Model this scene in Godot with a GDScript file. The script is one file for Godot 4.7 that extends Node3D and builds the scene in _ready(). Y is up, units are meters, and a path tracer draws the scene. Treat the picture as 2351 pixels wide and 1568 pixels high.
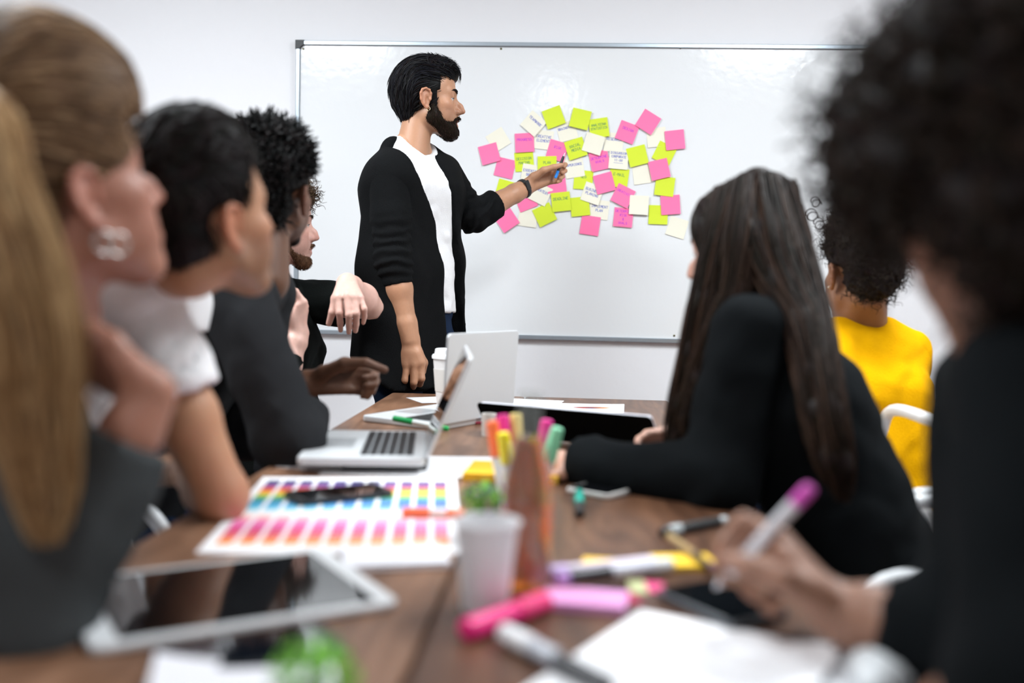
extends Node3D
# A team meeting round a wooden table: everything is built from code below, in metres, y up.


# ---------------------------------------------------------------- signed distance fields for bodies, hair and cloth
class Sdf:
	var sub := PackedByteArray()
	var ell := PackedByteArray()
	var kk := PackedFloat32Array()
	var a := PackedVector3Array()
	var u := PackedVector3Array()
	var uu := PackedFloat32Array()
	var w := PackedVector3Array()
	var wa := PackedFloat32Array()
	var wb := PackedFloat32Array()
	var ra := PackedFloat32Array()
	var rb := PackedFloat32Array()
	var inv: Array[Basis] = []
	var cut: Callable

	func add(p: Vector3, q: Vector3, r0: float, r1: float, k := 0.01, wd := Vector3.ZERO, w0 := 0.0, w1 := 0.0, s := 0) -> void:
		sub.append(s)
		ell.append(0)
		kk.append(k)
		a.append(p)
		u.append(q - p)
		uu.append(maxf((q - p).length_squared(), 1e-9))
		w.append(wd.normalized())
		wa.append(w0)
		wb.append(w1)
		ra.append(r0)
		rb.append(r1)
		inv.append(Basis())

	func egg(c: Vector3, r: Vector3, k := 0.01, b := Basis(), s := 0) -> void:
		add(c, c, maxf(r.x, maxf(r.y, r.z)), minf(r.x, minf(r.y, r.z)), k, Vector3.ZERO, 0, 0, s)
		ell[ell.size() - 1] = 1
		w[w.size() - 1] = r
		inv[inv.size() - 1] = b.transposed()

	func chain(p: Array, r: Array, k := 0.01) -> void:
		for i in p.size() - 1:
			add(p[i], p[i + 1], r[i], r[i + 1], k)

	func one(i: int, p: Vector3) -> float:
		var q: Vector3 = p - a[i]
		if ell[i]:
			q = inv[i] * q
			var r: Vector3 = w[i]
			var q1: Vector3 = q / r
			var l := q1.length()
			if l < 1e-5:
				return -rb[i]
			return l * (l - 1.0) / (q1 / r).length()
		var t := clampf(q.dot(u[i]) / uu[i], 0.0, 1.0)
		q -= u[i] * t
		var h: float = wa[i] + (wb[i] - wa[i]) * t
		if h > 0.0:
			q -= w[i] * clampf(q.dot(w[i]), -h, h)
		return q.length() - (ra[i] + (rb[i] - ra[i]) * t)

	func at(p: Vector3, list: PackedInt32Array) -> float:
		var d := 1.0
		for i in list:
			var q: Vector3 = p - a[i]
			var e: float
			if ell[i]:
				q = inv[i] * q
				var r: Vector3 = w[i]
				q /= r
				var l := q.length()
				e = l * (l - 1.0) / (q / r).length() if l > 1e-5 else -rb[i]
			else:
				var t := clampf(q.dot(u[i]) / uu[i], 0.0, 1.0)
				q -= u[i] * t
				var wi: float = wa[i] + (wb[i] - wa[i]) * t
				if wi > 0.0:
					q -= w[i] * clampf(q.dot(w[i]), -wi, wi)
				e = q.length() - ra[i] - (rb[i] - ra[i]) * t
			var k: float = kk[i]
			if sub[i]:
				var h := k - absf(e + d)
				d = maxf(d, -e)
				if h > 0.0:
					d += h * h * 0.25 / k
			else:
				var h := k - absf(e - d)
				d = minf(d, e)
				if h > 0.0:
					d -= h * h * 0.25 / k
		return d

	func all() -> PackedInt32Array:
		var l := PackedInt32Array()
		for i in a.size():
			l.append(i)
		return l


# ---------------------------------------------------------------- mesh collector (triangles are written counter-clockwise and turned at the end)
class Geo:
	var v := PackedVector3Array()
	var n := PackedVector3Array()
	var c := PackedColorArray()
	var t := PackedVector2Array()
	var ix := PackedInt32Array()
	var col := Color.WHITE

	func pt(p: Vector3, nn := Vector3.UP, uv := Vector2.ZERO) -> int:
		v.append(p)
		n.append(nn)
		c.append(col)
		t.append(uv)
		return v.size() - 1

	func face(p: Array, out := Vector3.ZERO) -> void:      # a flat convex polygon; «out» is a direction it must look to
		var m: Vector3 = (p[1] - p[0]).cross(p[2] - p[0])
		if m.length_squared() < 1e-20 and p.size() > 3:
			m = (p[2] - p[0]).cross(p[3] - p[0])
		m = m.normalized()
		var turn := out != Vector3.ZERO and m.dot(out) < 0.0
		if turn:
			m = -m
		var s := v.size()
		for q in p:
			pt(q, m)
		for i in p.size() - 2:
			ix.append_array([s, s + i + 2, s + i + 1] if turn else [s, s + i + 1, s + i + 2])

	func box(xf: Transform3D, size: Vector3, bv := 0.002) -> void:
		var h := size * 0.5
		bv = minf(bv, minf(h.x, minf(h.y, h.z)) * 0.9)
		var k := []
		for i in 8:
			var s := Vector3(1 if i & 1 else -1, 1 if i & 2 else -1, 1 if i & 4 else -1)
			var q := h * s
			k.append([xf * (q - Vector3(0, s.y, s.z) * bv), xf * (q - Vector3(s.x, 0, s.z) * bv), xf * (q - Vector3(s.x, s.y, 0) * bv)])
		var mid := xf.origin
		for ax in 3:
			var b1: int = 1 << ((ax + 1) % 3)
			var b2: int = 1 << ((ax + 2) % 3)
			for s in [0, 1 << ax]:
				var q := [k[s][ax], k[s | b1][ax], k[s | b1 | b2][ax], k[s | b2][ax]]
				face(q, (q[0] + q[2]) * 0.5 - mid)
			if bv > 0.0:
				for s in [0, b1, b2, b1 | b2]:
					var y: int = (ax + 1) % 3
					var z: int = (ax + 2) % 3
					var o: int = s | (1 << ax)
					var q := [k[s][y], k[o][y], k[o][z], k[s][z]]
					face(q, (q[0] + q[2]) * 0.5 - mid)
		if bv > 0.0:
			for i in 8:
				face([k[i][0], k[i][1], k[i][2]], (k[i][0] + k[i][1] + k[i][2]) / 3.0 - mid)

	func grid(rows: int, cols: int, s: int, wrap := false) -> void:
		for j in rows - 1:
			for i in (cols if wrap else cols - 1):
				var p := s + j * cols + i
				var q := s + j * cols + (i + 1) % cols
				ix.append_array([p, q, q + cols, p, q + cols, p + cols])

	func smooth(s: int, from: int) -> void:      # normals of the vertices from s on, out of the triangles from «from» on
		for i in range(s, v.size()):
			n[i] = Vector3.ZERO
		for i in range(from, ix.size(), 3):
			var m: Vector3 = (v[ix[i + 1]] - v[ix[i]]).cross(v[ix[i + 2]] - v[ix[i]])
			for j in 3:
				n[ix[i + j]] += m
		for i in range(s, v.size()):
			n[i] = n[i].normalized() if n[i].length_squared() > 1e-24 else Vector3.UP

	func tube(p: Array, r: Array, sides := 10, cap := true, flat := 1.0, side := Vector3.ZERO) -> void:
		var s := v.size()
		var f := ix.size()
		var x := Vector3.ZERO
		for i in p.size():
			var d: Vector3 = (p[mini(i + 1, p.size() - 1)] - p[maxi(i - 1, 0)]).normalized()
			if i == 0:
				x = side if side != Vector3.ZERO else (Vector3.UP if absf(d.y) < 0.9 else Vector3.RIGHT)
			x = (x - d * x.dot(d)).normalized()
			var y := d.cross(x)
			for j in sides:
				var an := TAU * j / sides
				pt(p[i] + (x * cos(an) + y * sin(an) * flat) * r[i])
		grid(p.size(), sides, s, true)
		smooth(s, f)
		if cap:
			for e in [0, p.size() - 1]:
				var q := []
				for j in sides:
					q.append(v[s + e * sides + j])
				var d: Vector3 = p[0] - p[1] if e == 0 else p[e] - p[e - 1]
				face(q, d)

	func strand(p: PackedVector3Array, r: PackedFloat32Array) -> void:     # a three-sided hair
		var s := v.size()
		var m := p.size()
		var x := Vector3(0.31, 0.87, 0.38)
		for i in m:
			var d := (p[mini(i + 1, m - 1)] - p[maxi(i - 1, 0)]).normalized()
			x = (x - d * x.dot(d)).normalized()
			var y := d.cross(x)
			var e := y * 0.866 - x * 0.5
			var f := -y * 0.866 - x * 0.5
			v.push_back(p[i] + x * r[i])
			v.push_back(p[i] + e * r[i])
			v.push_back(p[i] + f * r[i])
			n.push_back(x)
			n.push_back(e)
			n.push_back(f)
			for j in 3:
				c.push_back(col)
				t.push_back(Vector2.ZERO)
		for i in m - 1:
			var b := s + i * 3
			ix.append_array([b, b + 1, b + 4, b, b + 4, b + 3, b + 1, b + 2, b + 5, b + 1, b + 5, b + 4, b + 2, b, b + 3, b + 2, b + 3, b + 5])

	func lathe(prof: Array, xf := Transform3D(), sides := 32, sharp := 0.75) -> void:    # prof: Vector2(radius, height) from the bottom up, seen from outside
		var runs := [[prof[0]]]
		for i in range(1, prof.size()):
			runs[-1].append(prof[i])
			if i < prof.size() - 1:
				var d0: Vector2 = (prof[i] - prof[i - 1]).normalized()
				var d1: Vector2 = (prof[i + 1] - prof[i]).normalized()
				if d0.dot(d1) < sharp:
					runs.append([prof[i]])
		for run in runs:
			var s := v.size()
			for i in run.size():
				var d: Vector2 = (run[mini(i + 1, run.size() - 1)] - run[maxi(i - 1, 0)]).normalized()
				for j in sides + 1:
					var an := TAU * j / sides
					var o := Vector3(cos(an), 0, -sin(an))
					pt(xf * (o * run[i].x + Vector3.UP * run[i].y), (xf.basis * (o * d.y - Vector3.UP * d.x)).normalized(), Vector2(float(j) / sides, float(i) / maxi(1, run.size() - 1)))
			grid(run.size(), sides + 1, s)

	func slab(outline: PackedVector2Array, y0: float, y1: float, bv: float, xf := Transform3D()) -> void:   # an upright prism over an outline in x and z, edges rounded by bv
		var m := outline.size()
		var c0 := Vector2.ZERO
		for q in outline:
			c0 += q / m
		var rings := [[y0, bv], [y0 + bv * 0.3, bv * 0.3], [y0 + bv, 0.0], [y1 - bv, 0.0], [y1 - bv * 0.3, bv * 0.3], [y1, bv]]
		var area := 0.0
		for i in m:
			area += outline[i].cross(outline[(i + 1) % m])
		var sg := signf(area)
		var s := v.size()
		var f := ix.size()
		for g in rings:
			for i in m:
				var e := (outline[(i + 1) % m] - outline[(i + m - 1) % m]).normalized()
				var q: Vector2 = outline[i] - Vector2(e.y, -e.x) * sg * g[1]
				pt(xf * Vector3(q.x, g[0], q.y))
		for j in rings.size() - 1:
			for i in m:
				var p := s + j * m + i
				var q := s + j * m + (i + 1) % m
				ix.append_array([p, p + m, q + m, p, q + m, q] if sg > 0 else [p, q + m, p + m, p, q, q + m])
		smooth(s, f)
		for e in [0, rings.size() - 1]:
			var q := []
			for i in m:
				q.append(v[s + e * m + i])
			var up: Vector3 = xf.basis.y * (1.0 if e else -1.0)
			# any outline, convex or not
			var tris := Geometry2D.triangulate_polygon(outline)
			var s2 := v.size()
			for i in m:
				pt(q[i], up.normalized(), Vector2(0.5, 0.5) + (outline[i] - c0))
			for i in range(0, tris.size(), 3):
				var aa: int = s2 + tris[i]
				var bb: int = s2 + tris[i + 1]
				var cc: int = s2 + tris[i + 2]
				if (v[bb] - v[aa]).cross(v[cc] - v[aa]).dot(up) < 0:
					ix.append_array([aa, cc, bb])
				else:
					ix.append_array([aa, bb, cc])

	func sheet(nu: int, nv: int, f: Callable, thick := 0.0003) -> void:     # a thin sheet with two faces and edges; f(u, v) -> point, u and v from 0 to 1
		var s := v.size()
		var i0 := ix.size()
		for j in nv + 1:
			for i in nu + 1:
				var q := Vector2(float(i) / nu, float(j) / nv)
				pt(f.call(q.x, q.y), Vector3.UP, q)
		grid(nv + 1, nu + 1, s)
		smooth(s, i0)
		var m := v.size() - s
		var s2 := v.size()
		for i in m:
			pt(v[s + i] - n[s + i] * thick, -n[s + i], t[s + i])
		var last := ix.size()
		for i in range(i0, last, 3):
			ix.append_array([ix[i] + m, ix[i + 2] + m, ix[i + 1] + m])
		var rim := []
		for i in nu:
			rim.append(i)
		for j in nv:
			rim.append(nu + j * (nu + 1))
		for i in nu:
			rim.append(nv * (nu + 1) + nu - i)
		for j in nv:
			rim.append((nv - j) * (nu + 1))
		for i in rim.size():
			var p: int = rim[i]
			var q: int = rim[(i + 1) % rim.size()]
			face([v[s + p], v[s2 + p], v[s2 + q], v[s + q]])

	func mesh() -> ArrayMesh:
		var turned := ix.duplicate()
		for i in range(0, ix.size(), 3):
			turned[i + 1] = ix[i + 2]
			turned[i + 2] = ix[i + 1]
		var arr := []
		arr.resize(Mesh.ARRAY_MAX)
		arr[Mesh.ARRAY_VERTEX] = v
		arr[Mesh.ARRAY_NORMAL] = n
		arr[Mesh.ARRAY_COLOR] = c
		arr[Mesh.ARRAY_TEX_UV] = t
		arr[Mesh.ARRAY_INDEX] = turned
		var m := ArrayMesh.new()
		m.add_surface_from_arrays(Mesh.PRIMITIVE_TRIANGLES, arr)
		return m


# surface nets over the field s between lo and hi (in the field's own axes), put through xf into g
func skin(g: Geo, s: Sdf, lo: Vector3, hi: Vector3, cell: float, xf := Transform3D(), color: Callable = none, move: Callable = none) -> void:
	const N := 8
	var bx := ceili((hi.x - lo.x) / cell / N)
	var by := ceili((hi.y - lo.y) / cell / N)
	var bz := ceili((hi.z - lo.z) / cell / N)
	var nx := bx * N
	var ny := by * N
	var nz := bz * N
	var val := PackedFloat32Array()
	val.resize(nx * ny * nz)
	val.fill(1.0)
	var idx := PackedInt32Array()
	idx.resize(nx * ny * nz)
	idx.fill(-1)
	var hd := cell * (N + 1) * 0.87
	var every := s.all()
	var live := PackedInt32Array()
	var res := []
	res.resize(by * bz)
	var row := func(job: int) -> void:
		var found := []
		for kx in bx:
			var got := brick(s, every, lo + Vector3(kx * N, (job % by) * N, (job / by) * N) * cell, cell, hd)
			if got.size():
				found.append([kx, got])
		res[job] = found
	var group := WorkerThreadPool.add_group_task(row, by * bz)
	WorkerThreadPool.wait_for_group_task_completion(group)
	for job in by * bz:
		var ky: int = job % by
		var kz: int = job / by
		for one in res[job]:
			var kx: int = one[0]
			var got: PackedFloat32Array = one[1]
			var o := (kz * N * ny + ky * N) * nx + kx * N
			if got.size() == 1:
				for z in N:
					for y in N:
						for x in N:
							val[o + (z * ny + y) * nx + x] = -1.0
				continue
			live.append_array([kx, ky, kz])
			var i := 0
			for z in N:
				for y in N:
					var r := o + (z * ny + y) * nx
					for x in N:
						val[r + x] = got[i]
						i += 1
	var first := g.v.size()
	var tri0 := g.ix.size()
	var sx := 1
	var sy := nx
	var sz := nx * ny
	for b in range(0, live.size(), 3):
		for z in N:
			var gz := live[b + 2] * N + z
			if gz >= nz - 1:
				continue
			for y in N:
				var gy := live[b + 1] * N + y
				if gy >= ny - 1:
					continue
				for x in N:
					var gx := live[b] * N + x
					if gx >= nx - 1:
						continue
					var q := (gz * ny + gy) * nx + gx
					var v0: float = val[q]
					var v1: float = val[q + sx]
					var v2: float = val[q + sy]
					var v3: float = val[q + sx + sy]
					var v4: float = val[q + sz]
					var v5: float = val[q + sx + sz]
					var v6: float = val[q + sy + sz]
					var v7: float = val[q + sx + sy + sz]
					var m := int(v0 < 0) + int(v1 < 0) + int(v2 < 0) + int(v3 < 0) + int(v4 < 0) + int(v5 < 0) + int(v6 < 0) + int(v7 < 0)
					if m == 0 or m == 8:
						continue
					var sum := Vector3.ZERO
					var cnt := 0
					if (v0 < 0) != (v1 < 0):
						sum += Vector3(v0 / (v0 - v1), 0, 0); cnt += 1
					if (v2 < 0) != (v3 < 0):
						sum += Vector3(v2 / (v2 - v3), 1, 0); cnt += 1
					if (v4 < 0) != (v5 < 0):
						sum += Vector3(v4 / (v4 - v5), 0, 1); cnt += 1
					if (v6 < 0) != (v7 < 0):
						sum += Vector3(v6 / (v6 - v7), 1, 1); cnt += 1
					if (v0 < 0) != (v2 < 0):
						sum += Vector3(0, v0 / (v0 - v2), 0); cnt += 1
					if (v1 < 0) != (v3 < 0):
						sum += Vector3(1, v1 / (v1 - v3), 0); cnt += 1
					if (v4 < 0) != (v6 < 0):
						sum += Vector3(0, v4 / (v4 - v6), 1); cnt += 1
					if (v5 < 0) != (v7 < 0):
						sum += Vector3(1, v5 / (v5 - v7), 1); cnt += 1
					if (v0 < 0) != (v4 < 0):
						sum += Vector3(0, 0, v0 / (v0 - v4)); cnt += 1
					if (v1 < 0) != (v5 < 0):
						sum += Vector3(1, 0, v1 / (v1 - v5)); cnt += 1
					if (v2 < 0) != (v6 < 0):
						sum += Vector3(0, 1, v2 / (v2 - v6)); cnt += 1
					if (v3 < 0) != (v7 < 0):
						sum += Vector3(1, 1, v3 / (v3 - v7)); cnt += 1
					idx[q] = g.v.size()
					g.pt(lo + (Vector3(gx, gy, gz) + sum / cnt) * cell)
	for b in range(0, live.size(), 3):
		for z in N:
			var gz := live[b + 2] * N + z
			for y in N:
				var gy := live[b + 1] * N + y
				for x in N:
					var gx := live[b] * N + x
					var q := (gz * ny + gy) * nx + gx
					var inside := val[q] < 0.0
					if gx < nx - 1 and gy > 0 and gz > 0 and inside != (val[q + sx] < 0.0):
						quad4(g, idx[q - sy - sz], idx[q - sz], idx[q], idx[q - sy], inside)
					if gy < ny - 1 and gx > 0 and gz > 0 and inside != (val[q + sy] < 0.0):
						quad4(g, idx[q - sx - sz], idx[q - sx], idx[q], idx[q - sz], inside)
					if gz < nz - 1 and gx > 0 and gy > 0 and inside != (val[q + sz] < 0.0):
						quad4(g, idx[q - sx - sy], idx[q - sy], idx[q], idx[q - sx], inside)
	g.smooth(first, tri0)
	if move.is_valid():
		var to := PackedVector3Array()
		for i in range(first, g.v.size()):
			to.append(g.v[i] + g.n[i] * float(move.call(g.v[i], g.n[i])))
		for i in to.size():
			g.v[first + i] = to[i]
		g.smooth(first, tri0)
	for i in range(first, g.v.size()):
		if color.is_valid():
			g.c[i] = color.call(g.v[i], g.n[i])
		g.v[i] = xf * g.v[i]
		g.n[i] = (xf.basis * g.n[i]).normalized()


func smax(a: float, b: float, k: float) -> float:
	var h := k - absf(a - b)
	return maxf(a, b) + (h * h * 0.25 / k if h > 0.0 else 0.0)


# the field on 8 x 8 x 8 points from «at» on; nothing where it is empty there, one number where it is full
func brick(s: Sdf, every: PackedInt32Array, at: Vector3, cell: float, hd: float) -> PackedFloat32Array:
	var out := PackedFloat32Array()
	var mid := at + Vector3(3.5, 3.5, 3.5) * cell
	var list := PackedInt32Array()
	var any := false
	for i in every:
		if s.one(i, mid) < hd * 1.15 + s.kk[i]:
			list.append(i)
			any = any or not s.sub[i]
	if not any:
		return out
	var cutting := s.cut.is_valid()
	var d := s.at(mid, list)
	if cutting:
		d = s.cut.call(mid, d)
	if absf(d) > hd * 1.35:
		if d < 0.0:
			out.append(-1.0)
		return out
	out.resize(512)
	var i := 0
	for z in 8:
		for y in 8:
			var p := at + Vector3(0, y, z) * cell
			for x in 8:
				d = s.at(p, list)
				out[i] = s.cut.call(p, d) if cutting else d
				i += 1
				p.x += cell
	return out


func quad4(g: Geo, i: int, j: int, k: int, l: int, inside: bool) -> void:
	if i < 0 or j < 0 or k < 0 or l < 0:
		return
	g.ix.append_array([i, j, k, i, k, l] if inside else [i, k, j, i, l, k])


# ---------------------------------------------------------------- nodes, names, materials
var taken := {}
var mats := {}
var noise := FastNoiseLite.new()
var none: Callable


func numbered(called: String) -> String:
	var k: int = taken.get(called, -1) + 1
	taken[called] = k
	return called if k == 0 else "%s_%03d" % [called, k]


func meta(o: Node, label := "", category := "", group := "", kind := "") -> void:
	for m in [["label", label], ["category", category], ["group", group], ["kind", kind]]:
		if m[1]:
			o.set_meta(m[0], m[1])


func thing(called: String, label: String, category: String, at := Vector3.ZERO, turn := 0.0, group := "") -> Node3D:
	var o := Node3D.new()
	o.name = numbered(called)
	add_child(o, true)
	o.position = at
	o.rotation.y = turn
	meta(o, label, category, group)
	return o


func part(parent: Node, called: String, g: Geo, m: Material, label := "") -> MeshInstance3D:
	var o := MeshInstance3D.new()
	o.name = called
	o.mesh = g.mesh()
	o.material_override = m
	parent.add_child(o, true)
	if label:
		o.set_meta("label", label)
	return o


func single(called: String, label: String, category: String, g: Geo, m: Material, at := Vector3.ZERO, turn := 0.0, group := "") -> MeshInstance3D:
	var o := part(self, numbered(called), g, m)
	o.position = at
	o.rotation.y = turn
	meta(o, label, category, group)
	return o


func struct(called: String, g: Geo, m: Material) -> MeshInstance3D:
	var o := part(self, called, g, m)
	o.set_meta("kind", "structure")
	return o


func srgb(hex: String) -> Color:        # a linear colour for vertex colours
	return Color(hex).srgb_to_linear()


func paint(hex: String, rough := 0.5, metal := 0.0) -> StandardMaterial3D:
	var key := "%s/%s/%s" % [hex, rough, metal]
	if not mats.has(key):
		var m := StandardMaterial3D.new()
		m.albedo_color = Color(hex)
		m.roughness = rough
		m.metallic = metal
		mats[key] = m
	return mats[key]


func tinted(key: String, rough: float) -> StandardMaterial3D:     # takes its colour from the vertices
	key = "tint " + key
	if not mats.has(key):
		var m := StandardMaterial3D.new()
		m.vertex_color_use_as_albedo = true
		m.roughness = rough
		mats[key] = m
	return mats[key]


func fuzz(m: StandardMaterial3D, freq: float, strength: float, size := 256) -> void:     # fine relief on cloth and skin
	var t := NoiseTexture2D.new()
	var f := FastNoiseLite.new()
	f.seed = 5
	f.frequency = freq
	f.fractal_octaves = 3
	t.width = size
	t.height = size
	t.seamless = true
	t.as_normal_map = true
	t.bump_strength = strength
	t.noise = f
	m.normal_enabled = true
	m.normal_texture = t
	m.uv1_triplanar = true
	m.uv1_scale = Vector3.ONE * 6.0


func turned(at: Vector3, x: Vector3, y: Vector3) -> Transform3D:   # a frame whose x and y look along those directions
	var xx := x.normalized()
	var yy := (y - xx * y.dot(xx)).normalized()
	return Transform3D(Basis(xx, yy, xx.cross(yy)), at)


func facing(at: Vector3, forward: Vector3, up := Vector3.UP) -> Transform3D:   # z forward, y up, x to the left of the one who faces so
	var z := forward.normalized()
	var y := (up - z * up.dot(z)).normalized()
	return Transform3D(Basis(y.cross(z), y, z), at)


func round_rect(sx: float, sz: float, r: float, steps := 5) -> PackedVector2Array:
	var o := PackedVector2Array()
	for k in 4:
		var c := Vector2((sx * 0.5 - r) * [1, -1, -1, 1][k], (sz * 0.5 - r) * [1, 1, -1, -1][k])
		for i in steps + 1:
			var an := PI * 0.5 * (k + float(i) / steps)
			o.append(c + Vector2(cos(an), sin(an)) * r)
	return o

func _ready() -> void:
	# camera: 35 mm lens on a full frame, wide open and focused on the speaker
	var cam := Camera3D.new()
	cam.name = "camera"
	add_child(cam)
	cam.position = Vector3(0, 1.09, 0)
	cam.rotation = Vector3(-0.0565, 0.0585, 0.0225)
	cam.near = 0.05
	cam.far = 40.0
	var lens := CameraAttributesPhysical.new()
	lens.frustum_focal_length = 35.0
	lens.frustum_focus_distance = 3.3
	lens.frustum_near = 0.05
	lens.frustum_far = 40.0
	lens.exposure_aperture = 1.5
	cam.attributes = lens
	cam.fov = 37.85

	var env := Environment.new()
	env.background_mode = Environment.BG_COLOR
	env.background_color = Color(0.75, 0.8, 0.85)
	env.tonemap_mode = Environment.TONE_MAPPER_LINEAR
	env.tonemap_exposure = 1.5
	env.sdfgi_enabled = true
	env.ssao_enabled = true
	env.ssil_enabled = true
	var world := WorldEnvironment.new()
	world.name = "world"
	world.environment = env
	add_child(world)

	noise.seed = 11
	noise.frequency = 1.0
	noise.fractal_octaves = 2

	# ceiling panels: x, z, energy
	for l in [[-1.5, -2.2, 3.6, "square white ceiling panel light in front of the whiteboard, left"], [0.9, -2.3, 3.2, "square white ceiling panel light in front of the whiteboard, right"], [-1.6, -1.4, 1.9, "square white ceiling panel light over the blonde woman's side"],
			[1.2, -1.4, 1.5, "square white ceiling panel light over the afro haired woman's side"], [-0.2, 0.6, 0.8, "small square white ceiling light nearest the front wall", 0.36]]:
		ceiling_light(l[0], l[1], l[2], l[3], l[4] if l.size() > 4 else 1.0)

	build_room()
	build_board()
	build_tables()
	build_chairs()
	build_people()
	build_table_things()


func ceiling_light(x: float, z: float, energy: float, label: String, size: float) -> void:
	var o := thing("ceiling_light", label, "light", Vector3(x, 2.72, z), 0.0, "ceiling panel lights")
	o.scale = Vector3(size, 1.0, size)
	var g := Geo.new()
	for s in [-1, 1]:
		g.box(Transform3D(Basis(), Vector3(s * 0.3, 0, 0)), Vector3(0.03, 0.06, 0.63), 0.004)
		g.box(Transform3D(Basis(), Vector3(0, 0, s * 0.3)), Vector3(0.57, 0.06, 0.03), 0.004)
	part(o, "frame", g, paint("e8e8e8", 0.4))
	var d := Geo.new()
	d.box(Transform3D(Basis(), Vector3(0, 0.005, 0)), Vector3(0.57, 0.03, 0.57), 0.002)
	var m := StandardMaterial3D.new()
	m.albedo_color = Color(0.9, 0.9, 0.9)
	m.emission_enabled = true
	m.emission = Color(1.0, 0.98, 0.95)
	m.emission_energy_multiplier = 6.0 if size == 1.0 else 20.0
	part(o, "diffuser", d, m)
	var a := AreaLight3D.new()
	a.name = numbered("panel_light")
	a.area_size = Vector2(0.56, 0.56) * size
	a.light_energy = energy
	a.light_color = Color(0.93, 0.97, 1.0)
	a.area_range = 12.0
	a.area_attenuation = 2.0
	a.shadow_enabled = true
	add_child(a, true)
	a.position = Vector3(x, 2.72 - 0.035, z)
	a.rotation.x = -PI * 0.5

func build_room() -> void:
	var plaster := StandardMaterial3D.new()
	plaster.albedo_color = Color("e6e6e8")
	plaster.roughness = 0.75
	fuzz(plaster, 0.03, 3.0, 512)
	plaster.normal_scale = 0.12
	plaster.uv1_scale = Vector3.ONE * 0.9
	var x0 := -2.9
	var x1 := 2.6
	var z0 := -4.05
	var z1 := 2.4
	var h := 2.75
	var xm := (x0 + x1) * 0.5
	var zm := (z0 + z1) * 0.5
	var lx := x1 - x0
	var lz := z1 - z0
	for w in [["wall_back", Vector3(xm, h * 0.5, z0 - 0.06), Vector3(lx + 0.24, h, 0.12)], ["wall_front", Vector3(xm, h * 0.5, z1 + 0.06), Vector3(lx + 0.24, h, 0.12)],
			["wall_left", Vector3(x0 - 0.06, h * 0.5, zm), Vector3(0.12, h, lz)], ["wall_right", Vector3(x1 + 0.06, h * 0.5, zm), Vector3(0.12, h, lz)]]:
		var g := Geo.new()
		g.box(Transform3D(Basis(), w[1]), w[2], 0.0)
		struct(w[0], g, plaster)
	var g := Geo.new()
	g.box(Transform3D(Basis(), Vector3(xm, h + 0.06, zm)), Vector3(lx + 0.24, 0.12, lz + 0.24), 0.0)
	struct("ceiling", g, paint("ececec", 0.8))
	# brown plank floor: the boards near the back wall are the ones the photograph shows
	var f := Geo.new()
	f.box(Transform3D(Basis(), Vector3(xm, -0.08, zm)), Vector3(lx + 0.24, 0.12, lz + 0.24), 0.0)
	var fl := struct("floor", f, paint("2a1a12", 0.7))
	var woods := [wood("5a3420", "7c4a2e", 41), wood("4f2d1b", "70442a", 43), wood("633a25", "875335", 47)]
	var k := 0
	var x := x0
	while x < x1 - 0.01:
		var wd := minf(0.17, x1 - x)
		var p := Geo.new()
		p.box(Transform3D(Basis(), Vector3(x + wd * 0.5, -0.01, zm)), Vector3(wd - 0.003, 0.02, lz), 0.002)
		part(fl, "plank", p, woods[k % 3])
		k += 1
		x += 0.17
	for b in [["baseboard_back", Vector3(xm, 0.05, z0 + 0.008), Vector3(lx, 0.1, 0.016)], ["baseboard_left", Vector3(x0 + 0.008, 0.05, zm), Vector3(0.016, 0.1, lz - 0.034)], ["baseboard_right", Vector3(x1 - 0.008, 0.05, zm), Vector3(0.016, 0.1, lz - 0.034)], ["baseboard_front", Vector3(xm, 0.05, z1 - 0.008), Vector3(lx, 0.1, 0.016)]]:
		var q := Geo.new()
		q.box(Transform3D(Basis(), b[1]), b[2], 0.004)
		struct(b[0], q, woods[1])


func wood(dark: String, light: String, sd: int, along := Vector2(1, 0), rough := 0.42) -> StandardMaterial3D:
	# long grain streaks with wavy cathedral figure, computed
	var im := Image.create(256, 512, false, Image.FORMAT_RGB8)
	var f := FastNoiseLite.new()
	f.seed = sd
	f.frequency = 0.012
	f.fractal_octaves = 3
	var a := Color(dark)
	var b := Color(light)
	for y in 512:
		for x in 256:
			var warp := f.get_noise_2d(x * 1.1, y * 0.22) * 34.0 + f.get_noise_2d(x * 0.4 + 700.0, y * 0.1) * 40.0
			var ring := 0.5 + 0.5 * sin((x + warp) * 0.23)
			var fine := f.get_noise_2d(x * 22.0, y * 0.9) * 0.5 + 0.5
			var tone := clampf(0.30 * ring + 0.30 * fine + 0.45 * (f.get_noise_2d(x * 1.6 + 90.0, y * 0.25) * 0.9 + 0.5), 0.0, 1.0)
			im.set_pixel(x, y, a.lerp(b, tone))
	im.generate_mipmaps()
	var m := StandardMaterial3D.new()
	m.albedo_texture = ImageTexture.create_from_image(im)
	m.roughness = rough
	m.uv1_triplanar = true
	m.uv1_scale = Vector3(2.4, 1.0, 1.2)
	m.uv1_offset = Vector3(sd * 0.137, 0, sd * 0.071)
	m.uv1_triplanar_sharpness = 8.0
	return m


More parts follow.
